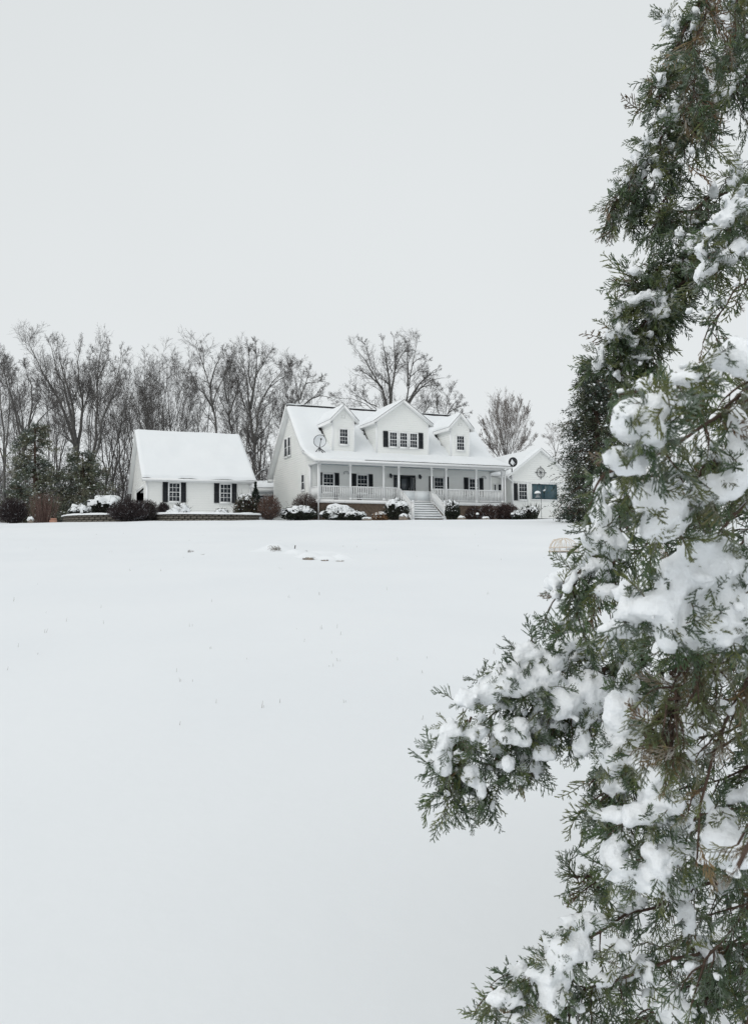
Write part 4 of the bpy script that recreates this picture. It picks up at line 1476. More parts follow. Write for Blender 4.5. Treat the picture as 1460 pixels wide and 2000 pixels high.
# bird feeder on a shepherd's hook
fp = at(1057, 1014, 53)
fz = float(gz(fp[0], fp[1]))
def fy(py): return at(1057, py, 53)[2] - fz
t = empty('bird_feeder', (fp[0], fp[1], fz), 0)
tag(t, 'snow-topped bird feeder hanging from a thin hooked pole before the teal window', 'bird feeder')
hgt = fy(943)
hk = [(0, 0, -.2), (0, 0, hgt*.93)] + [(-.11 + .11*math.cos(a), 0, hgt*.93 + .11*math.sin(a)) for a in np.linspace(.1, math.pi, 9)] + [(-.22, 0, hgt*.88)]
MB().tube(hk, .014, 5).build('pole', M['iron'], t)
zf = fy(966)
q = MB()
q.lathe([(.10, -.15), (.12, -.17), (.17, -.17), (.17, -.15), (.10, -.15), (.09, .05), (.09, .06)], (-.22, 0, zf), 10)
q.build('feeder_body', M['galv'], t)
MB().lathe([(.20, .04), (.19, .07), (.12, .14), (.02, .17)], (-.22, 0, zf), 10).build('feeder_roof', M['iron'], t, True)
MB().lathe([(.20, .07), (.20, .12), (.14, .20), (.06, .24), (.001, .25)], (-.22, 0, zf), 10).build('snow_cap', M['roof_snow'], t, True)
MB().tube([(-.22, 0, zf+.16), (-.22, 0, hgt*.9)], .012, 4).build('hanger', M['iron'], t)

# ------------------------------------------------------------------ things poking out of the field
def half_buried(px, py, w, h, label, seed):
    p = ground_hit(px, py)
    d = p[1]
    rock(0, 1, 0, 1, d, label, seed, on_ground=((p[0], p[1], p[2]-h*.3), w, h))
    # drift banked over it
half_buried(602, 1093, .14, .11, 'dark half-buried stone with wind-scooped snow, the most exposed of the field stones', 91)
half_buried(634, 1096, .09, .07, 'small half-buried stone just right of the most exposed field stone', 92)
half_buried(662, 1097, .11, .06, 'rightmost half-buried stone of the row in the field', 93)
half_buried(590, 1078, .13, .07, 'half-buried stone behind the row of field stones', 94)
def drift(px, py, rx, ry, h):
    p = ground_hit(px, py)
    n = 24
    X, Y = np.meshgrid(np.linspace(-1, 1, n), np.linspace(-1, 1, n))
    r2 = X**2 + Y**2
    Z = h*np.exp(-r2*2.6)*(.75+.5*noise2(X*2.5, Y*2.5, int(px))) - .035
    V = np.stack([p[0]+X*rx, p[1]+Y*ry, gz(p[0]+X*rx, p[1]+Y*ry)+Z], -1)
    ii = np.arange(n*n).reshape(n, n)
    o = npmesh('snow_drift', V, np.stack([ii[:-1, :-1], ii[:-1, 1:], ii[1:, 1:], ii[1:, :-1]], -1).reshape(-1, 4), None, M['snow'], smooth=True)
    tag(o, kind='structure')
drift(606, 1088, .55, .4, .15)
drift(640, 1092, .45, .35, .12)
drift(668, 1092, .5, .35, .14)
drift(640, 1080, 1.0, .6, .09)
drift(580, 1080, .5, .4, .14)
drift(540, 1074, .7, .6, .22)
sp_ = ground_hit(574, 1073)
t = empty('wooden_stake', sp_)
tag(t, 'short leaning dark stake poking from the snow behind the field stones', 'stake')
MB().bar((0, 0, -.1), (.035, .0, .11), .028, .022).build('stake', M['bark'], t)
def dry_clump(px, py, w, h, n, label, seed):
    rg = np.random.default_rng(seed)
    p = ground_hit(px, py)
    t = empty('dry_plant', p)
    tag(t, label, 'plant')
    segs0, segs1 = [], []
    for i in range(n):
        a = rg.uniform(0, 2*math.pi)
        x0 = np.array((rg.normal(0, w*.2), rg.normal(0, w*.2), -.05))
        x2 = x0 + (math.cos(a)*w*rg.uniform(.3, .9), math.sin(a)*w*.5, h*rg.uniform(-.1, .7))
        x1 = (x0+x2)/2 + (0, 0, h*rg.uniform(.5, 1.0))
        tt = np.linspace(0, 1, 6)[:, None]
        cv = x0*(1-tt)**2 + 2*x1*tt*(1-tt) + x2*tt**2
        segs0.append(cv[:-1]); segs1.append(cv[1:])
    a, b = np.concatenate(segs0), np.concatenate(segs1)
    V, Q = prisms(a, b, np.full(len(a), .0045), np.full(len(a), .003))
    npmesh('stems', V, Q, None, M['dry'], t)['kind'] = 'stuff'
    return t
dry_clump(538, 1076, .22, .22, 46, 'dry arching weed clump clotted with snow, left of the field stones', 101)
dry_clump(369, 1079, .16, .16, 14, 'small sparse dead weed in the open field below the garage', 102)
dry_clump(396, 1082, .12, .07, 8, 'faint tuft of dead grass right of the small sparse weed', 103)
# tan wire-and-wicker dome by the juniper
wp = ground_hit(1100, 1078)
t = empty('wicker_dome', wp, .35)
tag(t, 'tan wicker dome frame half hidden behind the juniper at the field edge', 'wicker dome')
wsc = wp[1]/F_PX
rw, hw = 30*wsc, 27*wsc
a = np.linspace(0, 2*np.pi, 24, endpoint=False)
for zz, k in ((.02, 1.0), (.10*hw/.3, .99)):
    MB().tube([(rw*k*math.cos(x), rw*.7*k*math.sin(x), zz) for x in a], .011, 5, closed=True).build('rim', M['wicker'], t)
for i in range(7):
    an = i*math.pi/7
    e_ = np.linspace(0, math.pi, 14)
    MB().tube([(rw*math.cos(x)*math.cos(an), rw*.7*math.cos(x)*math.sin(an), hw*math.sin(x)**.7) for x in e_], .0055, 4).build('rib', M['wicker'], t)
for i in range(9):
    rg = np.random.default_rng(300+i)
    e_ = np.linspace(0, 1, 8)
    a0, a1 = rg.uniform(0, 6.28), rg.uniform(0, 6.28)
    p0 = np.array((math.cos(a0)*rw, math.sin(a0)*rw*.7, .03))
    p1 = np.array((math.cos(a1)*rw, math.sin(a1)*rw*.7, hw*.2))
    MB().tube([p0*(1-x)+p1*x + np.array((0, 0, hw*.8*math.sin(math.pi*x))) for x in e_], .005, 4).build('withe', M['wicker'], t)
V, Q = snow_dome(rw*.86, rw*.6, hw*.62, 9, .3, 1.4, -.5)
npmesh('snow', V, Q, None, M['snow'], t, smooth=True)
# grass stalks showing through the snow
rg = np.random.default_rng(55)
n = 75
px_, py_ = rg.uniform(0, 1110, n), 1042 + 400*rg.random(n)**1.6
pts = np.array([ground_hit(a, b) for a, b in zip(px_, py_)])
k = rg.integers(1, 3, n)
base = np.repeat(pts, k, 0) + rg.normal(0, .02, (k.sum(), 3))*[1, 1, 0]
nn = len(base)
D = unit(rg.normal(0, .22, (nn, 3)) + (0, 0, 1.0))
ln = rg.uniform(.02, .06, nn)
V, Q = prisms(base - (0, 0, .02), base + D*ln[:, None], rg.uniform(.0016, .0028, nn), np.full(nn, .001))
o = npmesh('grass_stalks', V, Q, None, M['dry'])
tag(o, kind='stuff')

# ------------------------------------------------------------------ bare trees
def grow(P, D, Ln, Rd, ang, up, wob, nseg, rg, taper=.35):
    """N branches at once: start points, parent directions, lengths, radii -> polylines (N, nseg+1, 3) and radii"""
    n = len(P)
    a = unit(np.cross(D, rg.normal(size=(n, 3))))
    th = np.broadcast_to(np.asarray(ang, float), (n,))[:, None]
    d = unit(D*np.cos(th) + a*np.sin(th))
    pts, cur = [P], P
    for i in range(nseg):
        d = unit(d + wob*rg.normal(size=(n, 3)) + np.array((0, 0, up)))
        cur = cur + d*(Ln/nseg)[:, None]
        pts.append(cur)
    X = np.stack(pts, 1)
    r = Rd[:, None]*np.linspace(1, taper, nseg+1)[None]
    return X, r

def pick(X, r, k, lo, rg, power=1.0):
    """k child sites on each polyline, between fraction lo and the tip"""
    n, m = X.shape[:2]
    idx = np.repeat(np.arange(n), k)
    t = lo + (1-lo)*rg.random(n*k)**power
    f = t*(m-1)
    i = np.minimum(f.astype(int), m-2)
    w = (f-i)[:, None]
    P = X[idx, i]*(1-w) + X[idx, i+1]*w
    D = unit(X[idx, i+1]-X[idx, i])
    R_ = r[idx, i]*(1-w[:, 0]) + r[idx, i+1]*w[:, 0]
    return P, D, R_, t, idx

def segs(X, r):
    return X[:, :-1].reshape(-1, 3), X[:, 1:].reshape(-1, 3), r[:, :-1].ravel(), r[:, 1:].ravel()

def bare_tree(limbs, label, group=None, seed=0, twig='twig', k=(9, 7, 4), ln=(.42, .5, .45), ang=(.75, .7, .7), up=(.10, .07, .05), wob=.17,
              tip=.0075, name='bare_tree', origin=None, lo=.28, minlen=.5, maxl=5.0):
    """limbs: list of (points, r0, r1) in world space; first starts at the ground"""
    rg = np.random.default_rng(seed)
    O = np.array(limbs[0][0][0], float) if origin is None else np.array(origin, float)
    t = empty(name, O)
    tag(t, label, 'tree', group)
    tr = MB()
    A, B, RA, RB = [], [], [], []
    for j, (p, r0, r1) in enumerate(limbs):
        p = resample(smooth_path(p, 14, 3), 12) - O
        L_ = np.linalg.norm(np.diff(p, axis=0), axis=1).sum()
        p[1:-1] += rg.normal(0, .012*L_, (10, 3))*.35
        rad = np.linspace(r0*.64, r1*.45, 12)
        if j == 0: rad[0] *= 1.35
        tr.tube(p, rad, 6)
        X, r = p[None], rad[None]
        start = .35 if j == 0 and len(limbs) > 2 else lo
        P, D, R_, tt, _ = pick(X, r, int(1.55*k[0]*max(.6, min(2.0, L_/7))), start, rg, .8)
        l1 = np.clip(L_*ln[0]*(1.22-.9*tt)*rg.uniform(.6, 1.2, len(P)), minlen, maxl)
        # the limb's own tip carries on
        P = np.concatenate([P, X[0, -1:]]); D = np.concatenate([D, unit(X[0, -1:]-X[0, -3:-2])]); R_ = np.append(R_, r1); l1 = np.append(l1, max(minlen, L_*.08))
        a1 = ang[0]*rg.uniform(.6, 1.25, len(P)); a1[-1] = .1
        X1, r1_ = grow(P, D, l1, np.maximum(R_*.40, tip*1.4), a1, up[0], wob, 6, rg, .3)
        for q in segs(X1, r1_): pass
        s = segs(X1, r1_); A.append(s[0]); B.append(s[1]); RA.append(s[2]); RB.append(s[3])
        P, D, R_, tt, ix = pick(X1, r1_, k[1]+2, .15, rg)
        l2 = np.clip(l1[ix]*ln[1]*(1.2-.7*tt)*rg.uniform(.5, 1.2, len(P)), .25, 2.2)
        X2, r2 = grow(P, D, l2, np.maximum(R_*.55, tip*1.05), ang[1]*rg.uniform(.5, 1.3, len(P)), up[1], wob*1.1, 3, rg, .5)
        s = segs(X2, r2); A.append(s[0]); B.append(s[1]); RA.append(s[2]); RB.append(s[3])
        if k[2]:
            P, D, R_, tt, ix = pick(X2, r2, k[2]+1, .2, rg)
            l3 = np.clip(l2[ix]*ln[2]*rg.uniform(.5, 1.4, len(P)), .12, .9)
            X3, r3 = grow(P, D, l3, np.full(len(P), tip), ang[2]*rg.uniform(.5, 1.4, len(P)), up[2], wob*1.2, 2, rg, .5)
            s = segs(X3, r3); A.append(s[0]); B.append(s[1]); RA.append(s[2]); RB.append(s[3])
    tr.build('trunk', M['bark'], t)
    V, Q = prisms(*[np.concatenate(x) for x in (A, B, RA, RB)])
    npmesh('crown', V, Q, None, M[twig], t)
    return t

def pxl(pts, Y, dy=None, z0=None):
    """a limb drawn in photo pixels, stood up at depth Y (dy: how far each successive point leans towards or away)"""
    n = len(pts)
    out = []
    for i, p in enumerate(pts):
        yy = Y + (dy or 0)*i/(n-1)
        q = at(p[0], p[1], yy)
        out.append(q)
    return out

def rooted(px, Y):
    x = at(px, 1000, Y)[0]
    return np.array((x, Y, float(gz(x, Y)) - .2))

zA = lambda x, y: (x/4.056, 620 + y/4.056)              # left crop
zM = lambda x, y: (330 + x/4.424, 630 + y/4.424)        # middle crop
zC = lambda x, y: (650 + x/5.407, 620 + y/5.407)        # centre crop

def hero(rootpx, Y, limbs, label, seed, **kw):
    rt = rooted(rootpx[0], Y)
    out = []
    limbs = [([(x, 1000 - (1000-y)*.955) for x, y in pts], r0, r1, dy) for pts, r0, r1, dy in limbs]
    for i, (pts, r0, r1, dy) in enumerate(limbs):
        p = pxl(pts, Y, dy)
        if i == 0:
            p = [rt] + p
        else:                                           # spring from the nearest lower point of an earlier limb
            Q = np.concatenate([resample(o[0], 60) for o in out])
            q0 = np.array(p[0])
            d_ = np.linalg.norm((Q - q0)*(1, .5, .6), axis=1) + np.where(Q[:, 2] > q0[2] - .3, 3.0, 0)
            j = Q[np.argmin(d_)]
            p[0] = .5*q0 + .5*j
            p = [j] + p
        out.append((np.array(p), r0, r1))
    return bare_tree(out, label, seed=seed, **kw)

# broad tree behind the house
hero((771, 1000), 84, [
    ([(768, 880), zC(612, 940), zC(600, 830), zC(545, 720), zC(475, 600), zC(455, 530), zC(380, 400), zC(310, 310), zC(235, 245)], .42, .04, 2),
    ([zC(605, 860), zC(600, 700), zC(598, 570), zC(565, 440), zC(545, 280), zC(525, 150)], .26, .035, -3),
    ([zC(603, 830), zC(622, 700), zC(640, 590), zC(672, 400), zC(642, 250), zC(640, 115)], .24, .035, 3),
    ([zC(475, 610), zC(400, 560), zC(320, 500), zC(270, 490)], .13, .03, -2),
    ([zC(672, 400), zC(720, 320), zC(770, 250), zC(790, 180)], .11, .025, 3),
    ([zC(605, 640), zC(540, 600), zC(470, 560)], .10, .03, 3),
    ([zC(380, 400), zC(370, 300), zC(345, 190), zC(280, 160)], .08, .02, -2),
    ([zC(590, 460), zC(640, 400), zC(660, 340)], .07, .02, -3),
], 'broad many-limbed bare tree rising behind the centre of the house', 201, k=(9, 7, 4), ln=(.33, .5, .5), up=(.12, .06, .02), maxl=3.2)
hero((792, 1000), 86, [
    ([(791, 880), zC(755, 865), zC(765, 780), zC(782, 680), zC(800, 580), zC(850, 400), zC(890, 320), zC(885, 180)], .36, .04, 2),
    ([zC(790, 890), zC(850, 730), zC(940, 600), zC(1050, 500), zC(1095, 470)], .26, .04, -2),
    ([zC(800, 880), zC(880, 720), zC(960, 650), zC(1060, 575), zC(1190, 570)], .20, .03, 2),
    ([zC(800, 590), zC(790, 470), zC(785, 330), zC(790, 200), zC(740, 130)], .14, .03, 3),
    ([zC(830, 540), zC(900, 480), zC(970, 470)], .10, .03, -2),
    ([zC(865, 350), zC(940, 340), zC(1000, 370)], .08, .02, 2),
    ([zC(960, 650), zC(1050, 640), zC(1120, 700)], .08, .02, -2),
], 'bare tree leaning right beside the broad one behind the house', 202, k=(9, 7, 4), ln=(.33, .5, .5), up=(.12, .06, .02), maxl=3.0)
hero((748, 1000), 80, [
    ([(748, 880), zC(525, 985), zC(450, 870), zC(390, 840), zC(310, 830), zC(180, 815), zC(70, 800)], .20, .03, 2),
    ([zC(310, 830), zC(260, 770), zC(170, 690)], .09, .02, -2),
    ([zC(500, 960), zC(430, 890), zC(390, 860), zC(330, 700)], .08, .02, 2),
], 'low arching bare tree reaching left between the left and centre dormers', 203, k=(8, 7, 4), ln=(.36, .5, .5), maxl=2.2)
hero((822, 1000), 78, [
    ([(822, 900), zC(920, 1000), zC(980, 850), zC(1000, 740), zC(1030, 690)], .16, .03, 1),
    ([zC(930, 980), zC(1000, 900), zC(1060, 780)], .09, .02, -2),
], 'thin bare tree behind the right slope of the centre dormer', 204, k=(9, 7, 4), ln=(.42, .5, .5), maxl=2.2)
hero((866, 1000), 78, [
    ([(866, 900), zC(1170, 1020), zC(1180, 930), zC(1230, 760)], .15, .03, 1),
    ([zC(1170, 1030), zC(1210, 960), zC(1300, 900), zC(1380, 870)], .12, .03, -2),
    ([zC(1150, 1040), zC(1100, 920), zC(1090, 800)], .10, .03, 2),
    ([zC(1190, 1000), zC(1270, 860), zC(1330, 800)], .10, .03, 2),
    ([zC(1180, 1020), zC(1290, 970), zC(1420, 960)], .08, .02, -2),
], 'bushy low-crowned bare tree behind the right dormer', 205, k=(9, 7, 4), ln=(.40, .5, .5), maxl=2.2)
# rounded multi-stemmed tree right of the house
stems = [([(986, 935), (985, 890), (982, 850), (975, 812), (968, 790)], .24, .03, 1)]
for (tx, ty, bx) in ((940, 850, 983), (945, 822, 983), (955, 803, 984), (985, 785, 986), (1000, 780, 987), (1015, 783, 989), (1028, 805, 990), (1036, 828, 991), (1043, 852, 992), (960, 870, 982), (1020, 860, 991), (948, 836, 983), (970, 793, 985), (992, 790, 987), (1022, 795, 990), (1030, 845, 991), (952, 862, 982), (1005, 800, 988)):
    stems.append(([(bx, 905), (bx*.75+tx*.25, 905*.68+ty*.32), (bx*.42+tx*.58, 905*.36+ty*.64), (tx, ty)], .065, .014, random.uniform(-3, 3)))
hero((987, 1000), 80, stems, 'rounded vase-shaped bare tree standing right of the main roof', 206, twig='pale_twig', k=(7, 8, 4), ln=(.55, .45, .5), ang=(.36, .45, .5), up=(.10, .08, .06), wob=.055, tip=.007, maxl=3.0)
hero((1085, 1000), 95, [([(1085, 900), (1083, 860), (1077, 835)], .1, .02, 1), ([(1084, 880), (1093, 850), (1098, 830)], .07, .02, 1), ([(1083, 870), (1072, 850), (1064, 845)], .06, .02, 1)],
     'pale distant bare tree showing between the right wing and the cedar', 207, twig='pale_twig', k=(8, 6, 3), maxl=2.0)

# the big trees at the left
hero((158, 1000), 68, [
    ([(156, 930), zA(615, 1060), zA(585, 850), zA(480, 680), zA(400, 520), zA(325, 350), zA(255, 220), zA(232, 150)], .40, .035, 3),
    ([zA(605, 950), zA(565, 700), zA(490, 480), zA(430, 330), zA(400, 150)], .24, .03, -3),
    ([zA(600, 900), zA(575, 650), zA(530, 480), zA(470, 330), zA(455, 130)], .24, .03, 3),
    ([zA(640, 980), zA(645, 830), zA(665, 640), zA(622, 480), zA(610, 280), zA(640, 130)], .24, .03, 2),
    ([zA(560, 960), zA(480, 880), zA(330, 850)], .10, .02, -3),
    ([zA(540, 790), zA(400, 680), zA(280, 600)], .10, .02, 3),
    ([zA(560, 600), zA(610, 540), zA(620, 450)], .09, .02, -2),
    ([zA(665, 640), zA(720, 500), zA(700, 330), zA(720, 200)], .08, .02, 2),
], 'tall fan-shaped bare tree above the left cedars', 211, k=(9, 7, 4), ln=(.34, .5, .5), ang=(.6, .6, .7), up=(.14, .08, .04), maxl=3.0)
hero((180, 1000), 67, [
    ([(178, 925), zA(700, 1080), zA(740, 950), zA(790, 790), zA(755, 620), zA(770, 420), zA(760, 250), zA(825, 130)], .30, .035, 2),
    ([zA(765, 1120), zA(800, 900), zA(790, 780), zA(870, 650), zA(940, 430), zA(960, 220)], .20, .03, -2),
    ([zA(770, 420), zA(820, 330), zA(870, 230), zA(850, 140)], .09, .02, 2),
    ([zA(790, 790), zA(720, 640), zA(700, 540)], .09, .02, 2),
], 'forked bare tree with two crooked stems left of the garage', 212, k=(9, 7, 4), ln=(.33, .5, .5), ang=(.6, .6, .7), up=(.14, .08, .04), maxl=2.8)
hero((52, 1000), 66, [
    ([(50, 930), zA(195, 950), zA(130, 760), zA(80, 600), zA(50, 430), zA(5, 270)], .30, .03, 2),
    ([zA(200, 950), zA(165, 800), zA(100, 650), zA(70, 500), zA(60, 300)], .16, .03, -2),
    ([zA(215, 960), zA(240, 750), zA(265, 560), zA(220, 400), zA(200, 330)], .16, .03, 2),
    ([zA(220, 960), zA(300, 780), zA(390, 690), zA(460, 640)], .14, .03, -2),
    ([zA(240, 800), zA(300, 640), zA(290, 480)], .10, .02, 1),
    ([zA(180, 900), zA(170, 700), zA(140, 480), zA(120, 380)], .12, .02, 2),
], 'leaning many-stemmed bare tree behind the tallest left cedar', 213, k=(9, 7, 4), ln=(.34, .5, .5), ang=(.6, .6, .7), up=(.14, .08, .04), maxl=2.6)
hero((8, 1000), 62, [
    ([(9, 960), (8, 900), (4, 830), (2, 760), (-6, 690)], .20, .03, 1),
    ([(8, 920), (14, 840), (20, 770), (14, 700)], .12, .03, -1),
    ([(8, 900), (-10, 820), (-20, 750)], .10, .03, -1),
], 'slim bare tree at the far left edge', 214, k=(8, 7, 4), ln=(.34, .5, .5), maxl=2.4)
# big trees between garage and house
hero((425, 1000), 72, [
    ([(425, 900), zM(425, 900), zM(400, 790), zM(362, 560), zM(350, 430), zM(270, 280), zM(225, 170), zM(240, 95)], .30, .03, 2),
    ([zM(355, 450), zM(390, 340), zM(430, 260), zM(480, 160)], .13, .025, -2),
    ([zM(270, 290), zM(300, 200), zM(280, 120)], .08, .02, 2),
    ([zM(370, 600), zM(440, 470), zM(500, 380), zM(520, 260)], .10, .025, 2),
    ([zM(380, 680), zM(300, 560), zM(240, 520), zM(180, 330)], .10, .025, -2),
], 'slender crooked bare tree above the right half of the garage roof', 221, k=(9, 7, 3), ln=(.32, .5, .5), maxl=2.6)
hero((497, 1000), 74, [
    ([zM(740, 1250), zM(738, 1100), zM(722, 880), zM(702, 650), zM(690, 500), zM(640, 390), zM(600, 200)], .42, .035, 2),
    ([zM(705, 640), zM(735, 500), zM(755, 380), zM(760, 220), zM(740, 110)], .22, .03, -2),
    ([zM(760, 1000), zM(765, 800), zM(772, 650), zM(825, 600), zM(832, 540), zM(950, 390), zM(1030, 290)], .20, .03, 2),
    ([zM(690, 500), zM(680, 380), zM(700, 260), zM(680, 120)], .12, .025, -2),
    ([zM(750, 400), zM(820, 280), zM(880, 190)], .11, .025, 2),
    ([zM(840, 530), zM(900, 470), zM(1000, 420), zM(1040, 340)], .10, .025, -3),
    ([zM(720, 800), zM(640, 650), zM(600, 480), zM(540, 330)], .11, .025, 3),
    ([zM(735, 960), zM(850, 860), zM(900, 760), zM(910, 620)], .10, .025, -2),
], 'thick dark bare tree standing in the gap between garage and house', 222, k=(10, 7, 4), ln=(.33, .5, .5), maxl=3.0)
hero((588, 1000), 77, [
    ([(587, 900), zM(1140, 720), zM(1138, 660), zM(1122, 560), zM(1100, 470), zM(1060, 370), zM(1030, 300)], .22, .03, 1),
    ([zM(1140, 665), zM(1205, 622), zM(1270, 592), zM(1340, 580), zM(1410, 612)], .13, .025, -2),
    ([zM(1130, 570), zM(1190, 450), zM(1215, 330)], .12, .025, 2),
    ([zM(1200, 440), zM(1270, 470), zM(1330, 420)], .08, .02, -2),
    ([zM(1115, 540), zM(1150, 400), zM(1110, 300)], .08, .02, 2),
    ([zM(1270, 592), zM(1310, 520), zM(1340, 490)], .06, .02, 1),
], 'open spreading bare tree behind the left end of the house roof', 223, k=(8, 6, 4), ln=(.34, .5, .5), ang=(.8, .7, .7), up=(.06, .05, .03), maxl=2.2)
hero((452, 1000), 76, [
    ([zM(545, 1000), zM(540, 900), zM(515, 720), zM(492, 560), zM(520, 420), zM(540, 250)], .28, .03, 1),
    ([zM(500, 600), zM(470, 450), zM(500, 300)], .13, .025, -2),
    ([zM(530, 700), zM(590, 560), zM(600, 420), zM(620, 300)], .13, .025, 2),
    ([zM(520, 760), zM(450, 640), zM(410, 540)], .10, .025, -2),
], 'straight dark bare tree left of the thick one behind the garage', 224, k=(10, 7, 3), ln=(.34, .5, .5), maxl=2.6)

# the wood behind: slim trees, six shapes, each one copied
def slim(seed, px, Y, topy):
    rg = np.random.default_rng(seed)
    rt = rooted(px, Y)
    h = (at(px, topy, Y)[2] - rt[2])*.93
    limbs = []
    ns = rg.integers(3, 6)
    fork = rg.uniform(.18, .4)
    lean = rg.normal(0, .03)
    for i in range(ns):
        a = rg.uniform(0, 2*np.pi)
        sp = rg.uniform(.05, .19)*h
        f = np.array((math.cos(a)*sp, math.sin(a)*sp*.6, 0))
        hh = h*rg.uniform(.8, 1.0) if i else h
        pts = [rt] if i == 0 else []
        pts += [rt + (lean*h*fork, 0, h*fork*rg.uniform(.7, 1.1)), rt + f*.45 + (lean*h*.55, 0, hh*.6), rt + f*.8 + (lean*h*.8, 0, hh*.8), rt + f + (lean*h, 0, hh*.93)]
        limbs.append((np.array(pts), .17 if i == 0 else .10, .02))
    return bare_tree(limbs, 'slim bare grey tree crowded in the wood behind the garage', 'slim bare trees in the wood behind the garage', seed, k=(6, 6, 4),
                     ln=(.36, .52, .5), ang=(.62, .6, .65), up=(.13, .08, .04), wob=.15, tip=.0075, maxl=3.2)
spots = [(222, 78, 678), (262, 82, 690), (287, 76, 655), (318, 80, 648), (345, 84, 662), (300, 90, 668)]
protos = [slim(230+i, *s) for i, s in enumerate(spots)]
more = [(238, 88, 690), (275, 92, 690), (305, 73, 730), (332, 90, 665), (395, 92, 672),
        (466, 88, 662), (508, 82, 700), (540, 84, 690), (556, 92, 696), (604, 92, 705), (206, 84, 690),
        (96, 90, 672), (34, 84, 700), (-14, 80, 690), (-40, 76, 680), (112, 78, 720), (170, 90, 670)]
for i, (px, Y, ty) in enumerate(more):
    o = copy_tree(protos[i % 6])
    rt = rooted(px, Y)
    h = (at(px, ty, Y)[2] - rt[2])*.93
    h0 = at(*[spots[i % 6][0], spots[i % 6][2], spots[i % 6][1]])[2] - protos[i % 6].location[2]
    h0 *= .93
    o.location = tuple(rt)
    k = h/h0
    o.scale = (k*random.uniform(.8, 1.15),)*2 + (k,)
    o.rotation_euler = (0, 0, random.uniform(0, 6.28))

# thicket of saplings and brush under the wood
def thicket():
    rg = np.random.default_rng(77)
    n = 1050
    px = rg.uniform(-60, 660, n)
    Y = rg.uniform(68, 100, n)
    X0 = (px-730)/F_PX*Y
    P = np.stack([X0, Y, gz(X0, Y)-.1], 1)
    D = unit(rg.normal(0, .14, (n, 3)) + (0, 0, 1))
    Ln = rg.uniform(2.0, 8.0, n)
    X1, r1 = grow(P, D, Ln, rg.uniform(.022, .06, n), .1, .03, .12, 5, rg, .3)
    A = [segs(X1, r1)]
    c = [np.repeat(rg.uniform(.7, 1.3, n), 5)]
    P, D, R_, t, ix = pick(X1, r1, 9, .12, rg)
    X2, r2 = grow(P, D, Ln[ix]*rg.uniform(.12, .32, len(P)), np.maximum(R_*.6, .014), .8*rg.uniform(.5, 1.4, len(P)), .05, .2, 3, rg, .5)
    A.append(segs(X2, r2)); c.append(np.repeat(rg.uniform(.7, 1.3, len(P)), 3))
    P, D, R_, t, ix = pick(X2, r2, 3, .2, rg)
    X3, r3 = grow(P, D, rg.uniform(.3, .9, len(P)), np.full(len(P), .011), .8*rg.uniform(.5, 1.4, len(P)), .04, .2, 1, rg, .6)
    A.append(segs(X3, r3)); c.append(rg.uniform(.7, 1.3, len(P)))
    V, Q = prisms(*[np.concatenate([a[i] for a in A]) for i in range(4)])
    c = np.concatenate(c)
    col = c[:, None]*np.array((.105, .097, .094))
    w = rg.random(len(c)) < .05
    col[w] = (.55, .57, .6)
    o = npmesh('undergrowth', V, Q, None, M['brush'], col=np.repeat(col, 6, 0))
    tag(o, kind='stuff')
thicket()
def fallen(px0, py0, px1, py1, Y, label):
    t = empty('fallen_branch', at(px0, py0, Y))
    tag(t, label, 'branch')
    O = np.array(t.location)
    a, b = at(px0, py0, Y)-O, at(px1, py1, Y+1)-O
    P = np.array([a, a*.5+b*.5+(0, 0, .25), b])
    MB().tube(resample(smooth_path(P, 9, 2), 9), np.linspace(.12, .04, 9), 6).build('limb', M['bark'], t)
    MB().tube(resample(smooth_path(P, 9, 2), 9) + (0, -.02, .11), np.linspace(.08, .03, 9), 6).build('snow', M['roof_snow'], t)
fallen(498, 934, 522, 917, 71, 'snow-lined broken limb slanting in the gap between garage and house')
fallen(484, 884, 496, 890, 72, 'short snow-lined limb beside the thick tree above the gap')

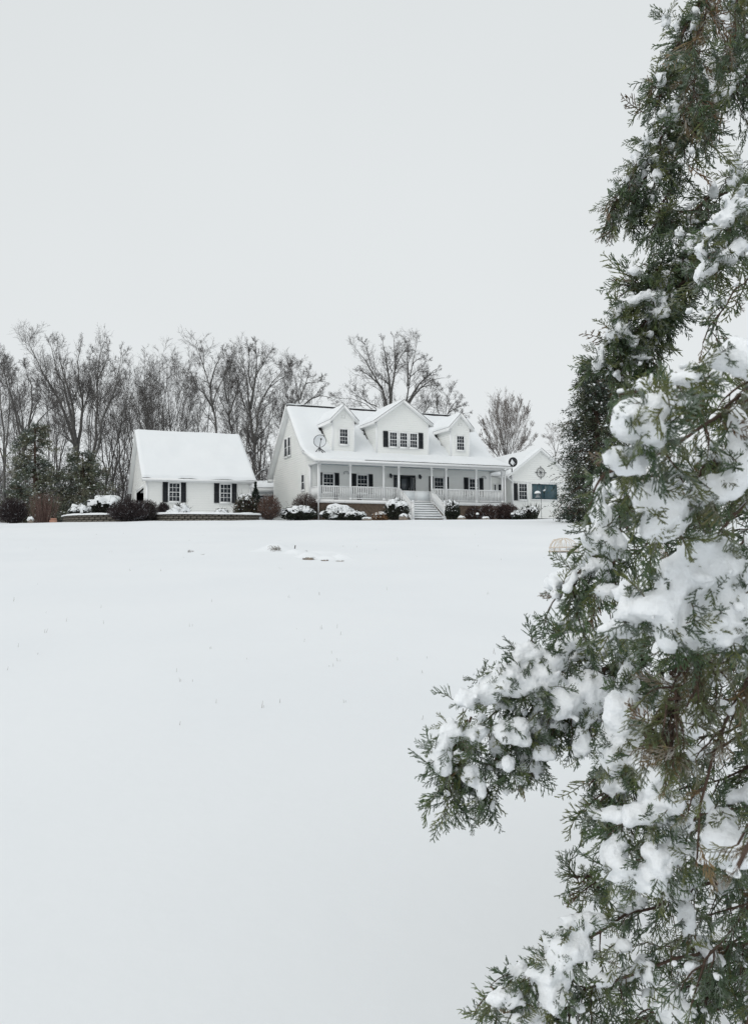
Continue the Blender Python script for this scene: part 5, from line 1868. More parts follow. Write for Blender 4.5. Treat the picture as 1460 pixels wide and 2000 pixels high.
# ------------------------------------------------------------------ cedars in the distance
def conifer(px, Y, label, seed, cols, nl=150, blade=(.10, .24, .045), droop=.25, wide=1.0, snowy=.045, shape=.62, name='cedar_tree'):
    rg = np.random.default_rng(seed)
    base, rx, h = shrub_frame(*px, Y)
    t = empty(name, base)
    tag(t, label, 'tree')
    MB().tube([(0, 0, 0), (.05, 0, h*.4), (0, 0, h*.97)], [rx*.10, rx*.06, .02], 7).build('trunk', M['cedar_bark'], t)
    hz = rg.random(nl)**1.1*.95 + .02
    az = rg.random(nl)*2*np.pi
    Lm = rx*1.12*np.clip(1.06-hz, .05, 1)**shape*rg.uniform(.6, 1.08, nl)*wide*np.where(hz < .1, .8, 1)
    P0 = np.stack([np.zeros(nl), np.zeros(nl), hz*h], 1)
    Dl = unit(np.stack([np.cos(az), np.sin(az), rg.uniform(-.1, .5, nl)], 1))
    X, r = grow(P0, Dl, Lm, np.full(nl, .03), 0.05, -droop*.35, .12, 6, rg, .3)
    V, Q = prisms(*segs(X, r))
    npmesh('limbs', V, Q, None, M['cedar_bark'], t)['kind'] = 'stuff'
    P, D, _, tt, ix = pick(X, r, 16, .12, rg, .8)
    l2 = Lm[ix]*rg.uniform(.14, .34, len(P))
    X2, r2 = grow(P, D, l2, np.full(len(P), .010), .8, -droop*.3, .22, 3, rg, .5)
    P, D, _, t2, ix2 = pick(X2, r2, 9, .05, rg)
    P = P + rg.normal(0, .03, P.shape)
    D = unit(D + rg.normal(0, .5, D.shape) + (0, 0, -.1))
    V, Q = diamonds(P, D, rg.uniform(blade[0], blade[1], len(P)), blade[2]*rg.uniform(.7, 1.3, len(P)), rg)
    cl = np.array(cols)
    # whole limbs differ in hue, blades differ a little within them
    c = cl[rg.integers(0, len(cl), nl)][ix[ix2]]*rg.uniform(.65, 1.35, (len(P), 1))
    npmesh('foliage', V, Q, None, M['leafmass'], t, col=np.repeat(c, 4, 0))['kind'] = 'stuff'
    k = rg.random(len(P)) < snowy
    Ps = P[k] + (0, 0, .025)
    Dn = unit(rg.normal(size=(len(Ps), 3))*(1, 1, .35))
    V, Q = diamonds(Ps, Dn, rg.uniform(.08, .22, len(Ps)), rg.uniform(.05, .12, len(Ps)), rg)
    npmesh('snow', V, Q, None, M['roof_snow'], t)['kind'] = 'stuff'
    return t
GRN = [(.125, .145, .098), (.155, .165, .115), (.105, .13, .10), (.17, .17, .13), (.13, .155, .14)]
conifer((6, 126, 824, 1014), 60, 'tall grey-green cedar with flecks of snow, leftmost in the yard', 401, GRN, nl=170, shape=.46)
conifer((98, 222, 880, 1012), 62, 'lower broad cedar between the tall left cedar and the garage', 402, GRN, nl=150, shape=.40)
conifer((4, 62, 930, 1014), 63, 'short ragged cedar at the foot of the tall left cedar', 403, GRN, nl=80, snowy=.06)
DRK = [(.048, .066, .042), (.064, .080, .050), (.040, .056, .042), (.080, .090, .060), (.058, .078, .066)]
conifer((1072, 1264, 690, 1020), 41.5, 'large dark cedar with snow-tipped drooping sprays right of the wing', 404, DRK, nl=460, shape=.5, blade=(.09, .20, .036), snowy=.03, droop=.5, wide=1.0)

# ------------------------------------------------------------------ the snow-laden juniper close on the right
TX, TY = 1.95, 2.75
TG = float(gz(TX, TY)) - .1
juniper = empty('juniper_tree', (TX, TY, TG))
tag(juniper, 'large juniper laden with wet snow, filling the right edge close by', 'tree')
JO = np.array((TX, TY, TG))
rg = np.random.default_rng(900)
tp = np.array([(0, 0, 0), (.03, 0, 1.2), (-.02, .05, 2.6), (.03, .02, 4.2), (0, 0, 6.6)], float)
MB().tube(resample(smooth_path(tp, 24, 4), 24), np.linspace(.17, .02, 24), 9).build('trunk', M['cedar_bark'], juniper, True)

def spray_template(seed):
    """one flat scale-leaf spray along +x, unit length: cords as segments (p0, p1, r0, r1, age)"""
    r = np.random.default_rng(seed)
    A, B, RA, RB, T = [], [], [], [], []
    def cord(p, q, r0, r1, t):
        A.append(p); B.append(q); RA.append(r0); RB.append(r1); T.append(t)
    pts = [np.zeros(3)]
    d = np.array((1.0, 0, 0))
    for i in range(5):
        d = unit(d + r.normal(0, .13, 3))
        pts.append(pts[-1] + d*.2)
    for i in range(5):
        cord(pts[i], pts[i+1], .017*(1-.12*i), .017*(1-.12*(i+1)), .1 + .12*i)
    ns = 13
    for j in range(ns):
        t = .10 + .86*j/(ns-1)
        k = min(int(t*5), 4)
        p = pts[k] + (pts[k+1]-pts[k])*(t*5-k)
        s = 1 if j % 2 else -1
        dd = unit(np.array((.75, s*.65, r.normal(0, .28))) + r.normal(0, .12, 3))
        ln = (.34*(1-t)**.7 + .09)*r.uniform(.75, 1.25)
        m = p + dd*ln*.55
        d2 = unit(dd + (.35, 0, 0) + r.normal(0, .15, 3))
        e_ = m + d2*ln*.5
        cord(p, m, .0125, .0125, .45)
        cord(m, e_, .0125, .007, .85)
        for q in range(3 if ln > .2 else 1):
            f = r.uniform(.25, .9)
            b = p + (m-p)*min(1, f/.6)
            sd = unit(dd + np.array((r.normal(.25, .2), r.choice((-1, 1))*.55, r.normal(0, .35))))
            cord(b, b + sd*ln*r.uniform(.28, .5), .012, .007, .9)
    return tuple(np.array(x, float) for x in (A, B, RA, RB, T))
TEMPL = [spray_template(31+i) for i in range(5)]

def sprays(name, P, D, Sz, hue, parent, rg, fat=1.0, sides=3):
    """scatter sprays; hue (n,3) base tints; returns one joined foliage mesh"""
    Vs, Qs, Cs, off = [], [], [], 0
    w = rg.integers(0, len(TEMPL), len(P))
    up = unit(np.cross(D, unit(rg.normal(size=(len(P), 3)) + (0, 0, .6))))
    nr = np.cross(D, up)
    for k, (A, B, RA, RB, T) in enumerate(TEMPL):
        m = w == k
        if not m.any(): continue
        Rm = np.stack([D[m], up[m], nr[m]], 1)          # rows: images of x, y, z
        a = np.einsum('sj,njk->nsk', A, Rm)*Sz[m][:, None, None] + P[m][:, None]
        b = np.einsum('sj,njk->nsk', B, Rm)*Sz[m][:, None, None] + P[m][:, None]
        ra = RA[None]*Sz[m][:, None]*fat
        rb = RB[None]*Sz[m][:, None]*fat
        V, Q = prisms(a.reshape(-1, 3), b.reshape(-1, 3), ra.ravel(), rb.ravel(), sides)
        t = T[None, :, None]
        brown = np.array((.085, .055, .032))
        h = hue[m][:, None]
        c = brown*(1-np.clip(t*2.2, 0, 1)) + h*np.clip(t*2.2, 0, 1)
        c = c*(.8 + .45*t)*rg.uniform(.8, 1.2, c.shape[:2] + (1,))
        Cs.append(np.repeat(c.reshape(-1, 3), 2*sides, 0))
        Vs.append(V); Qs.append(Q + off); off += len(V)
    o = npmesh(name, np.concatenate(Vs), np.concatenate(Qs), None, M['needles'], parent, col=np.concatenate(Cs))
    o['kind'] = 'stuff'
    return o

GREENS = np.array([(.060, .096, .046), (.088, .118, .050), (.070, .104, .062), (.050, .080, .044), (.112, .130, .050)])
OLIVE = np.array([(.120, .138, .058), (.100, .118, .050), (.135, .135, .065), (.082, .105, .05)])
BROWN = np.array([(.12, .090, .048), (.10, .10, .052), (.085, .095, .048), (.15, .105, .055)])
ICO = None
def blob_mesh(name, cen, rad, parent, voxel, rough=.006, squash=None, seed=0):
    """lumpy snow: overlapping balls fused into one skin, then roughened"""
    global ICO
    if ICO is None:
        a = (1+5**.5)/2
        v = unit(np.array([(-1, a, 0), (1, a, 0), (-1, -a, 0), (1, -a, 0), (0, -1, a), (0, 1, a), (0, -1, -a), (0, 1, -a), (a, 0, -1), (a, 0, 1), (-a, 0, -1), (-a, 0, 1)]))
        f = np.array([(0, 11, 5), (0, 5, 1), (0, 1, 7), (0, 7, 10), (0, 10, 11), (1, 5, 9), (5, 11, 4), (11, 10, 2), (10, 7, 6), (7, 1, 8),
                      (3, 9, 4), (3, 4, 2), (3, 2, 6), (3, 6, 8), (3, 8, 9), (4, 9, 5), (2, 4, 11), (6, 2, 10), (8, 6, 7), (9, 8, 1)])
        vl, fl, cache = [tuple(x) for x in v], [], {}
        def mid(i, j):
            k = (min(i, j), max(i, j))
            if k not in cache:
                m = unit(np.array(vl[i]) + np.array(vl[j]))
                vl.append(tuple(m)); cache[k] = len(vl)-1
            return cache[k]
        for a_, b_, c_ in f:
            x, y, z = mid(a_, b_), mid(b_, c_), mid(c_, a_)
            fl += [(a_, x, z), (b_, y, x), (c_, z, y), (x, y, z)]
        ICO = (np.array(vl), np.array(fl))
    v, f = ICO
    n = len(cen)
    s = np.ones((n, 1, 3)) if squash is None else squash[:, None, :]
    V = cen[:, None] + v[None]*rad[:, None, None]*s
    F = (np.arange(n)*len(v))[:, None, None] + f[None]
    o = npmesh(name, V.reshape(-1, 3), None, F.reshape(-1, 3), M['near_snow'], parent, smooth=True)
    r = o.modifiers.new('fuse', 'REMESH')
    r.mode, r.voxel_size, r.use_smooth_shade = 'VOXEL', voxel, True
    sm = o.modifiers.new('settle', 'SMOOTH')
    sm.factor, sm.iterations = .6, 14
    for k, (sc, st_) in enumerate(((.04, rough*1.8), (.013, rough*1.3), (.006, rough*.6))):
        tx = bpy.data.textures.new('snow_grain', 'CLOUDS')
        tx.noise_scale = sc
        tx.noise_depth = 2
        d = o.modifiers.new('grain', 'DISPLACE')
        d.texture, d.strength, d.mid_level, d.texture_coords = tx, st_, .5, 'LOCAL'
    return o

BR = {}
def jbranch(key, ctrl, r0=.02, n2=26, lat=.16, sp=(.06, .10), hue=GREENS, grav=.22, step=.026, start=.25, tipdown=0.0, seed=None, hang=.25, snow_dust=.03, bushy=1.0, end_r=.0016):
    """ctrl: (px, py, depth) points the limb passes through; it is rooted on the trunk"""
    r = np.random.default_rng(abs(hash(key)) % 9999 if seed is None else seed)
    n2 = int(n2*1.45)
    r0 = r0*.55
    P = np.array([at(*c) for c in ctrl]) - JO
    if ctrl[0][0] >= 1560:                              # starts at the trunk itself
        z = P[0][2]
        P = np.concatenate([[[0, 0, z - .25]], P])
    X = resample(smooth_path(P, 40, 10), 40)
    X[1:-1] += (r.normal(0, .006, (38, 3)))
    rad = np.linspace(r0, end_r, 40)
    b = MB().tube(X, rad, 6).build('branch', M['cedar_bark'], juniper, True)
    L_ = np.linalg.norm(np.diff(X, axis=0), axis=1).sum()
    idx = start + (1-start)*r.random(n2)
    f = idx*39
    i = np.minimum(f.astype(int), 38)
    p0 = X[i] + (X[i+1]-X[i])*(f-i)[:, None]
    T = unit(X[i+1]-X[i])
    a = unit(np.cross(T, r.normal(size=(n2, 3))))
    d = unit(T*.55 + a*.85 + (0, 0, -hang))
    ln = lat*r.uniform(.45, 1.1, n2)*(1.15-.45*(idx-start)/(1-start))
    pts, cur = [p0], p0
    for s in range(6):
        d = unit(d + r.normal(0, .14, (n2, 3)) + (0, 0, -grav))
        cur = cur + d*(ln/6)[:, None]
        pts.append(cur)
    W = np.stack(pts, 1)
    wr = np.linspace(1, .35, 7)[None]*np.full((n2, 1), .0021)
    V, Q = prisms(*segs(W, wr))
    npmesh('twigs', V, Q, None, M['cedar_bark'], b)['kind'] = 'stuff'
    # spray sites along the twigs and along the limb's outer half
    SP, SD = [], []
    for j in range(n2):
        n = max(3, int(ln[j]/step*bushy))
        t = np.linspace(.08, 1, n)*6
        k = np.minimum(t.astype(int), 5)
        q = W[j, k] + (W[j, k+1]-W[j, k])*(t-k)[:, None]
        tn = unit(W[j, k+1]-W[j, k])
        SP.append(q); SD.append(tn)
    nt = int(L_*(1-start)/step*.7*bushy)
    t = (start + (1-start)*np.linspace(.1, 1, nt))*39
    k = np.minimum(t.astype(int), 38)
    SP.append(X[k] + (X[k+1]-X[k])*(t-k)[:, None]); SD.append(unit(X[k+1]-X[k]))
    SP, SD = np.concatenate(SP), np.concatenate(SD)
    n = len(SP)
    D = unit(SD*.7 + r.normal(0, .52, (n, 3)) + (0, 0, -.22-tipdown))
    S_ = r.uniform(sp[0]*.7, sp[1]*1.12, n)
    hs_ = hue[r.integers(0, len(hue), n)]*r.uniform(.75, 1.25, (n, 1))
    dead = r.random(n) < .035
    hs_[dead] = np.array((.15, .095, .05))*r.uniform(.7, 1.2, (dead.sum(), 1))
    sprays('foliage', SP, D, S_, hs_, b, r, fat=1.12)
    BR[key] = (b, X, SP, W, lat)
    return b

# upper limbs, hanging over the top right
jbranch('a1', [(1720, -330, 2.8), (1560, -190, 2.75), (1420, -70, 2.7), (1345, 30, 2.6), (1310, 130, 2.55), (1280, 210, 2.5)], .028, 40, .16, start=.35, seed=81)
jbranch('a10', [(1350, 105, 2.55), (1305, 145, 2.52), (1272, 168, 2.5)], .005, 12, .06, sp=(.045, .07), start=.1, seed=82)
jbranch('a2', [(1740, -60, 2.8), (1600, 20, 2.7), (1440, 90, 2.6), (1350, 190, 2.55), (1290, 270, 2.5), (1250, 325, 2.45), (1228, 370, 2.45)], .03, 52, .15, start=.35, seed=2)
jbranch('a3', [(1740, 20, 2.75), (1600, 60, 2.65), (1480, 120, 2.55), (1400, 195, 2.5), (1340, 285, 2.45), (1292, 345, 2.45)], .028, 44, .17, start=.3, seed=3)
jbranch('a4', [(1440, -120, 2.2), (1385, -20, 2.15), (1362, 80, 2.12), (1356, 170, 2.12), (1366, 250, 2.12)], .006, 12, .09, hue=np.concatenate([BROWN, GREENS]), start=.15, seed=4)
jbranch('a5', [(1620, -240, 2.5), (1500, -140, 2.4), (1445, -40, 2.35), (1425, 50, 2.35), (1425, 120, 2.35)], .016, 34, .15, hue=np.concatenate([GREENS, OLIVE]), start=.2, seed=5)
jbranch('a6', [(1740, 360, 2.7), (1600, 310, 2.6), (1490, 325, 2.5), (1410, 372, 2.45), (1345, 405, 2.4), (1290, 440, 2.4)], .03, 44, .13, start=.3, seed=6)
jbranch('a7', [(1240, 340, 2.45), (1212, 375, 2.44), (1192, 410, 2.44), (1188, 430, 2.44), (1196, 446, 2.44)], .005, 12, .05, sp=(.04, .07), start=.1, tipdown=.5, seed=7)
jbranch('a8', [(1262, 345, 2.45), (1245, 380, 2.44), (1236, 415, 2.44), (1234, 432, 2.44)], .005, 11, .05, sp=(.04, .07), start=.1, tipdown=.5, seed=8)
jbranch('a9', [(1310, 370, 2.4), (1290, 405, 2.4), (1278, 440, 2.4)], .005, 10, .06, sp=(.05, .08), start=.1, tipdown=.4, seed=9)
jbranch('b1', [(1740, 420, 2.7), (1600, 360, 2.6), (1490, 395, 2.45), (1425, 445, 2.4), (1368, 510, 2.35), (1305, 570, 2.32), (1252, 620, 2.3), (1218, 685, 2.3), (1205, 740, 2.3)], .03, 60, .095, start=.35, seed=11)
jbranch('b2', [(1410, 420, 2.4), (1355, 480, 2.36), (1310, 540, 2.33), (1284, 600, 2.32), (1264, 680, 2.3), (1250, 740, 2.3)], .014, 36, .09, start=.2, tipdown=.2, seed=12)
jbranch('b3', [(1640, 300, 2.2), (1500, 350, 2.1), (1420, 430, 2.05), (1370, 490, 2.03), (1375, 545, 2.03)], .022, 26, .12, start=.3, seed=13)
jbranch('b4', [(1620, 440, 2.1), (1520, 480, 2.0), (1450, 540, 1.95), (1410, 600, 1.92), (1372, 670, 1.9)], .012, 22, .13, start=.25, seed=14, bushy=.5)
jbranch('b5', [(1240, 565, 2.3), (1204, 640, 2.3), (1190, 730, 2.3)], .006, 16, .09, start=.0, seed=15)
jbranch('b6', [(1315, 545, 2.35), (1268, 548, 2.34), (1238, 556, 2.34)], .006, 16, .07, start=.1, grav=-.05, hang=-.1, seed=16)
# the near limbs, a little out of focus
NEAR = np.concatenate([OLIVE, GREENS*1.15])
jbranch('c1', [(1900, 590, 1.35), (1620, 640, 1.05), (1460, 690, .92), (1370, 745, .86), (1300, 775, .84), (1235, 805, .84)], .014, 46, .075, sp=(.032, .055), hue=NEAR, start=.45, hang=.1, grav=.1, step=.016, seed=21)
jbranch('c2', [(1700, 650, 1.1), (1520, 740, .95), (1420, 810, .88), (1345, 870, .85), (1265, 912, .84), (1205, 922, .84), (1178, 926, .84)], .012, 42, .052, sp=(.03, .052), hue=NEAR, start=.35, step=.016, seed=22)
jbranch('c3', [(1640, 700, 1.1), (1500, 790, .96), (1430, 860, .92), (1375, 930, .9), (1330, 1000, .9)], .011, 40, .085, sp=(.035, .055), hue=np.concatenate([NEAR, BROWN]), start=.3, step=.017, seed=23)
jbranch('c4', [(1680, 820, 1.15), (1540, 880, 1.0), (1450, 950, .96), (1390, 1030, .95), (1370, 1080, .95)], .011, 40, .09, sp=(.035, .055), hue=np.concatenate([NEAR, BROWN]), start=.3, step=.018, seed=24)
jbranch('c5', [(1640, 600, 1.2), (1510, 680, 1.0), (1450, 735, .95), (1410, 800, .93)], .010, 30, .08, sp=(.035, .055), hue=NEAR, start=.35, step=.018, seed=25)
# middle limbs
jbranch('e1', [(1720, 780, 1.7), (1500, 840, 1.45), (1330, 880, 1.32), (1230, 940, 1.28), (1170, 1020, 1.26), (1130, 1100, 1.25), (1108, 1165, 1.25)], .016, 54, .10, sp=(.04, .07), start=.35, step=.019, seed=31)
jbranch('e2', [(1700, 900, 1.65), (1480, 930, 1.4), (1350, 980, 1.3), (1260, 1040, 1.27), (1190, 1100, 1.25), (1150, 1160, 1.25)], .015, 54, .10, sp=(.04, .07), start=.35, step=.019, seed=32)
jbranch('d1', [(1680, 980, 1.35), (1520, 1030, 1.15), (1430, 1090, 1.08), (1350, 1150, 1.05), (1270, 1200, 1.05), (1215, 1230, 1.08)], .014, 44, .085, sp=(.035, .06), hue=NEAR, start=.3, step=.02, seed=33, hang=.45)
jbranch('d2', [(1650, 1100, 1.35), (1520, 1150, 1.2), (1440, 1220, 1.15), (1380, 1300, 1.12), (1340, 1380, 1.1)], .012, 44, .10, sp=(.04, .065), hue=np.concatenate([GREENS, OLIVE, BROWN]), start=.2, step=.021, seed=34, hang=.4)
# the long limb reaching left over the field
jbranch('f1', [(1700, 1140, 1.95), (1450, 1160, 1.7), (1290, 1212, 1.6), (1170, 1258, 1.56), (1070, 1295, 1.55), (985, 1338, 1.54), (935, 1385, 1.53), (907, 1425, 1.53), (893, 1465, 1.53)], .018, 58, .085, sp=(.045, .075), start=.40, step=.021, seed=41)
jbranch('f2', [(1260, 1260, 1.6), (1160, 1325, 1.56), (1075, 1378, 1.55), (1005, 1425, 1.55), (960, 1475, 1.54), (945, 1525, 1.54), (945, 1570, 1.54)], .010, 34, .062, sp=(.038, .06), start=.08, tipdown=.2, step=.021, seed=42)
jbranch('f3', [(1270, 1285, 1.6), (1175, 1355, 1.57), (1105, 1410, 1.56), (1045, 1455, 1.55), (1020, 1505, 1.55)], .009, 28, .062, sp=(.038, .06), start=.08, tipdown=.2, step=.021, seed=43)
jbranch('f4', [(1340, 1290, 1.55), (1270, 1380, 1.5), (1225, 1460, 1.48), (1200, 1540, 1.46), (1185, 1600, 1.46)], .010, 44, .10, sp=(.045, .075), start=.05, step=.021, seed=44)
jbranch('f5', [(1020, 1345, 1.55), (970, 1338, 1.54), (935, 1328, 1.54)], .004, 7, .03, sp=(.03, .05), start=.1, grav=.0, hang=-.1, seed=45)
jbranch('f6', [(1130, 1290, 1.56), (1110, 1240, 1.55), (1085, 1222, 1.55)], .004, 8, .05, sp=(.04, .06), start=.1, grav=-.05, hang=-.2, seed=46)
jbranch('f7', [(920, 1400, 1.53), (893, 1460, 1.53), (880, 1510, 1.53), (876, 1560, 1.53)], .004, 12, .05, sp=(.04, .06), start=.1, tipdown=.5, seed=47)
jbranch('f8', [(900, 1440, 1.53), (880, 1490, 1.53), (866, 1512, 1.53)], .003, 6, .04, sp=(.035, .05), start=.2, seed=48)
# centre and low limbs
jbranch('g1', [(1560, 1180, 1.05), (1450, 1240, 1.02), (1415, 1340, 1.0), (1400, 1450, 1.0), (1385, 1560, 1.0), (1360, 1690, 1.0)], .008, 40, .075, sp=(.03, .05), hue=np.concatenate([BROWN, OLIVE]), start=.1, tipdown=.3, step=.019, seed=51)
jbranch('g2', [(1480, 1200, 1.0), (1370, 1260, 1.0), (1330, 1320, 1.0), (1310, 1400, 1.0), (1300, 1470, 1.0)], .006, 26, .065, sp=(.03, .05), hue=np.concatenate([BROWN, OLIVE]), start=.1, tipdown=.3, step=.019, seed=52)
jbranch('g3', [(1640, 1320, 1.5), (1510, 1380, 1.4), (1420, 1430, 1.36), (1330, 1500, 1.35), (1260, 1560, 1.36), (1210, 1605, 1.38), (1190, 1630, 1.4)], .014, 54, .10, sp=(.04, .07), start=.25, step=.02, seed=53)
jbranch('g4', [(1660, 1480, 1.5), (1500, 1530, 1.36), (1380, 1600, 1.32), (1280, 1660, 1.33), (1210, 1700, 1.36)], .014, 50, .10, sp=(.04, .07), start=.25, step=.02, seed=54)
jbranch('g5', [(1640, 1360, 1.15), (1520, 1440, 1.1), (1460, 1540, 1.08), (1440, 1650, 1.08)], .009, 36, .085, sp=(.035, .055), hue=np.concatenate([GREENS, OLIVE]), start=.2, step=.02, seed=55)
jbranch('g6', [(1560, 1480, .72), (1480, 1570, .66), (1455, 1630, .65), (1446, 1665, .65), (1437, 1700, .65)], .0045, 5, .025, sp=(.02, .03), hue=BROWN, start=.5, tipdown=.4, seed=56, end_r=.002)
jbranch('h1', [(1720, 1660, 1.85), (1530, 1690, 1.65), (1385, 1725, 1.6), (1275, 1765, 1.58), (1190, 1803, 1.57), (1130, 1843, 1.57), (1070, 1888, 1.57), (1005, 1920, 1.57), (965, 1950, 1.57)], .018, 62, .11, sp=(.045, .08), start=.35, step=.021, seed=61)
jbranch('h2', [(1700, 1800, 1.8), (1500, 1830, 1.62), (1350, 1860, 1.58), (1240, 1890, 1.56), (1140, 1930, 1.55), (1050, 1990, 1.55), (990, 2040, 1.55)], .018, 58, .11, sp=(.045, .08), start=.3, step=.021, seed=62)
jbranch('h3', [(1680, 1920, 1.8), (1480, 1930, 1.65), (1330, 1960, 1.6), (1200, 2010, 1.58), (1080, 2060, 1.58)], .018, 50, .12, sp=(.045, .08), start=.25, step=.022, seed=63)
jbranch('h4', [(1640, 1620, 1.4), (1520, 1700, 1.32), (1440, 1780, 1.3), (1380, 1870, 1.3), (1350, 1960, 1.3)], .010, 44, .10, sp=(.04, .07), start=.2, step=.022, seed=64)
jbranch('h5', [(1190, 1760, 1.58), (1160, 1730, 1.57), (1128, 1712, 1.57)], .004, 6, .04, sp=(.04, .06), start=.3, grav=-.05, hang=-.2, seed=65)
jbranch('h6', [(1660, 1760, 1.45), (1540, 1850, 1.38), (1460, 1950, 1.35), (1420, 2060, 1.35)], .010, 40, .10, sp=(.04, .07), start=.2, step=.022, seed=66)
# inner limbs that close the crown towards the trunk
for i, (y0, xe, y1, d) in enumerate(((-220, 1420, -10, 2.9), (640, 1440, 800, 2.2), (760, 1330, 900, 2.0), (900, 1290, 1040, 1.9), (1020, 1280, 1170, 1.9),
                                     (1180, 1310, 1330, 1.9), (1330, 1250, 1460, 1.9), (1480, 1270, 1620, 1.9), (700, 1400, 800, 1.7), (830, 1370, 960, 1.65), (960, 1350, 1090, 1.6), (1100, 1380, 1240, 1.55), (1260, 1330, 1390, 1.6), (1400, 1330, 1540, 1.6), (1560, 1380, 1680, 1.6), (1680, 1350, 1800, 1.6), (1820, 1330, 1930, 1.65), (1600, 1290, 1740, 1.95), (1740, 1270, 1860, 2.0), (1880, 1250, 1990, 2.0))):
    jbranch('i%d' % i, [(1740, y0, d+.15), (1600, (y0*2+y1)/3, d+.05), (1500, (y0+y1*2)/3, d), (xe, y1, d-.05)], .018, 36, .085*d, sp=(.05, .085), start=.15, seed=700+i)
# the far and right-hand side of the crown, outside the picture
for i in range(16):
    a = rg.uniform(-1.9, 1.9)
    z = rg.uniform(.9, 6.0)
    R_ = .25 + 1.25*(1 - z/6.8)
    d = np.array((math.cos(a), math.sin(a)*.9 + .25, -.15))
    pts = [JO + (0, 0, z), JO + (0, 0, z) + d*R_*.4 + (0, 0, .05), JO + (0, 0, z) + d*R_*.8, JO + (0, 0, z) + d*R_ + (0, 0, -.15)]
    r = np.random.default_rng(800+i)
    X = resample(smooth_path(np.array(pts)-JO, 30, 6), 30)
    b = MB().tube(X, np.linspace(.022, .003, 30), 5).build('branch', M['cedar_bark'], juniper, True)
    k = r.integers(6, 29, 150)
    P = X[k] + r.normal(0, .09, (150, 3))
    D = unit(unit(X[-1]-X[0]) + r.normal(0, .7, (150, 3)) + (0, 0, -.35))
    sprays('foliage', P, D, r.uniform(.10, .17, 150), GREENS[r.integers(0, 5, 150)], b, r)

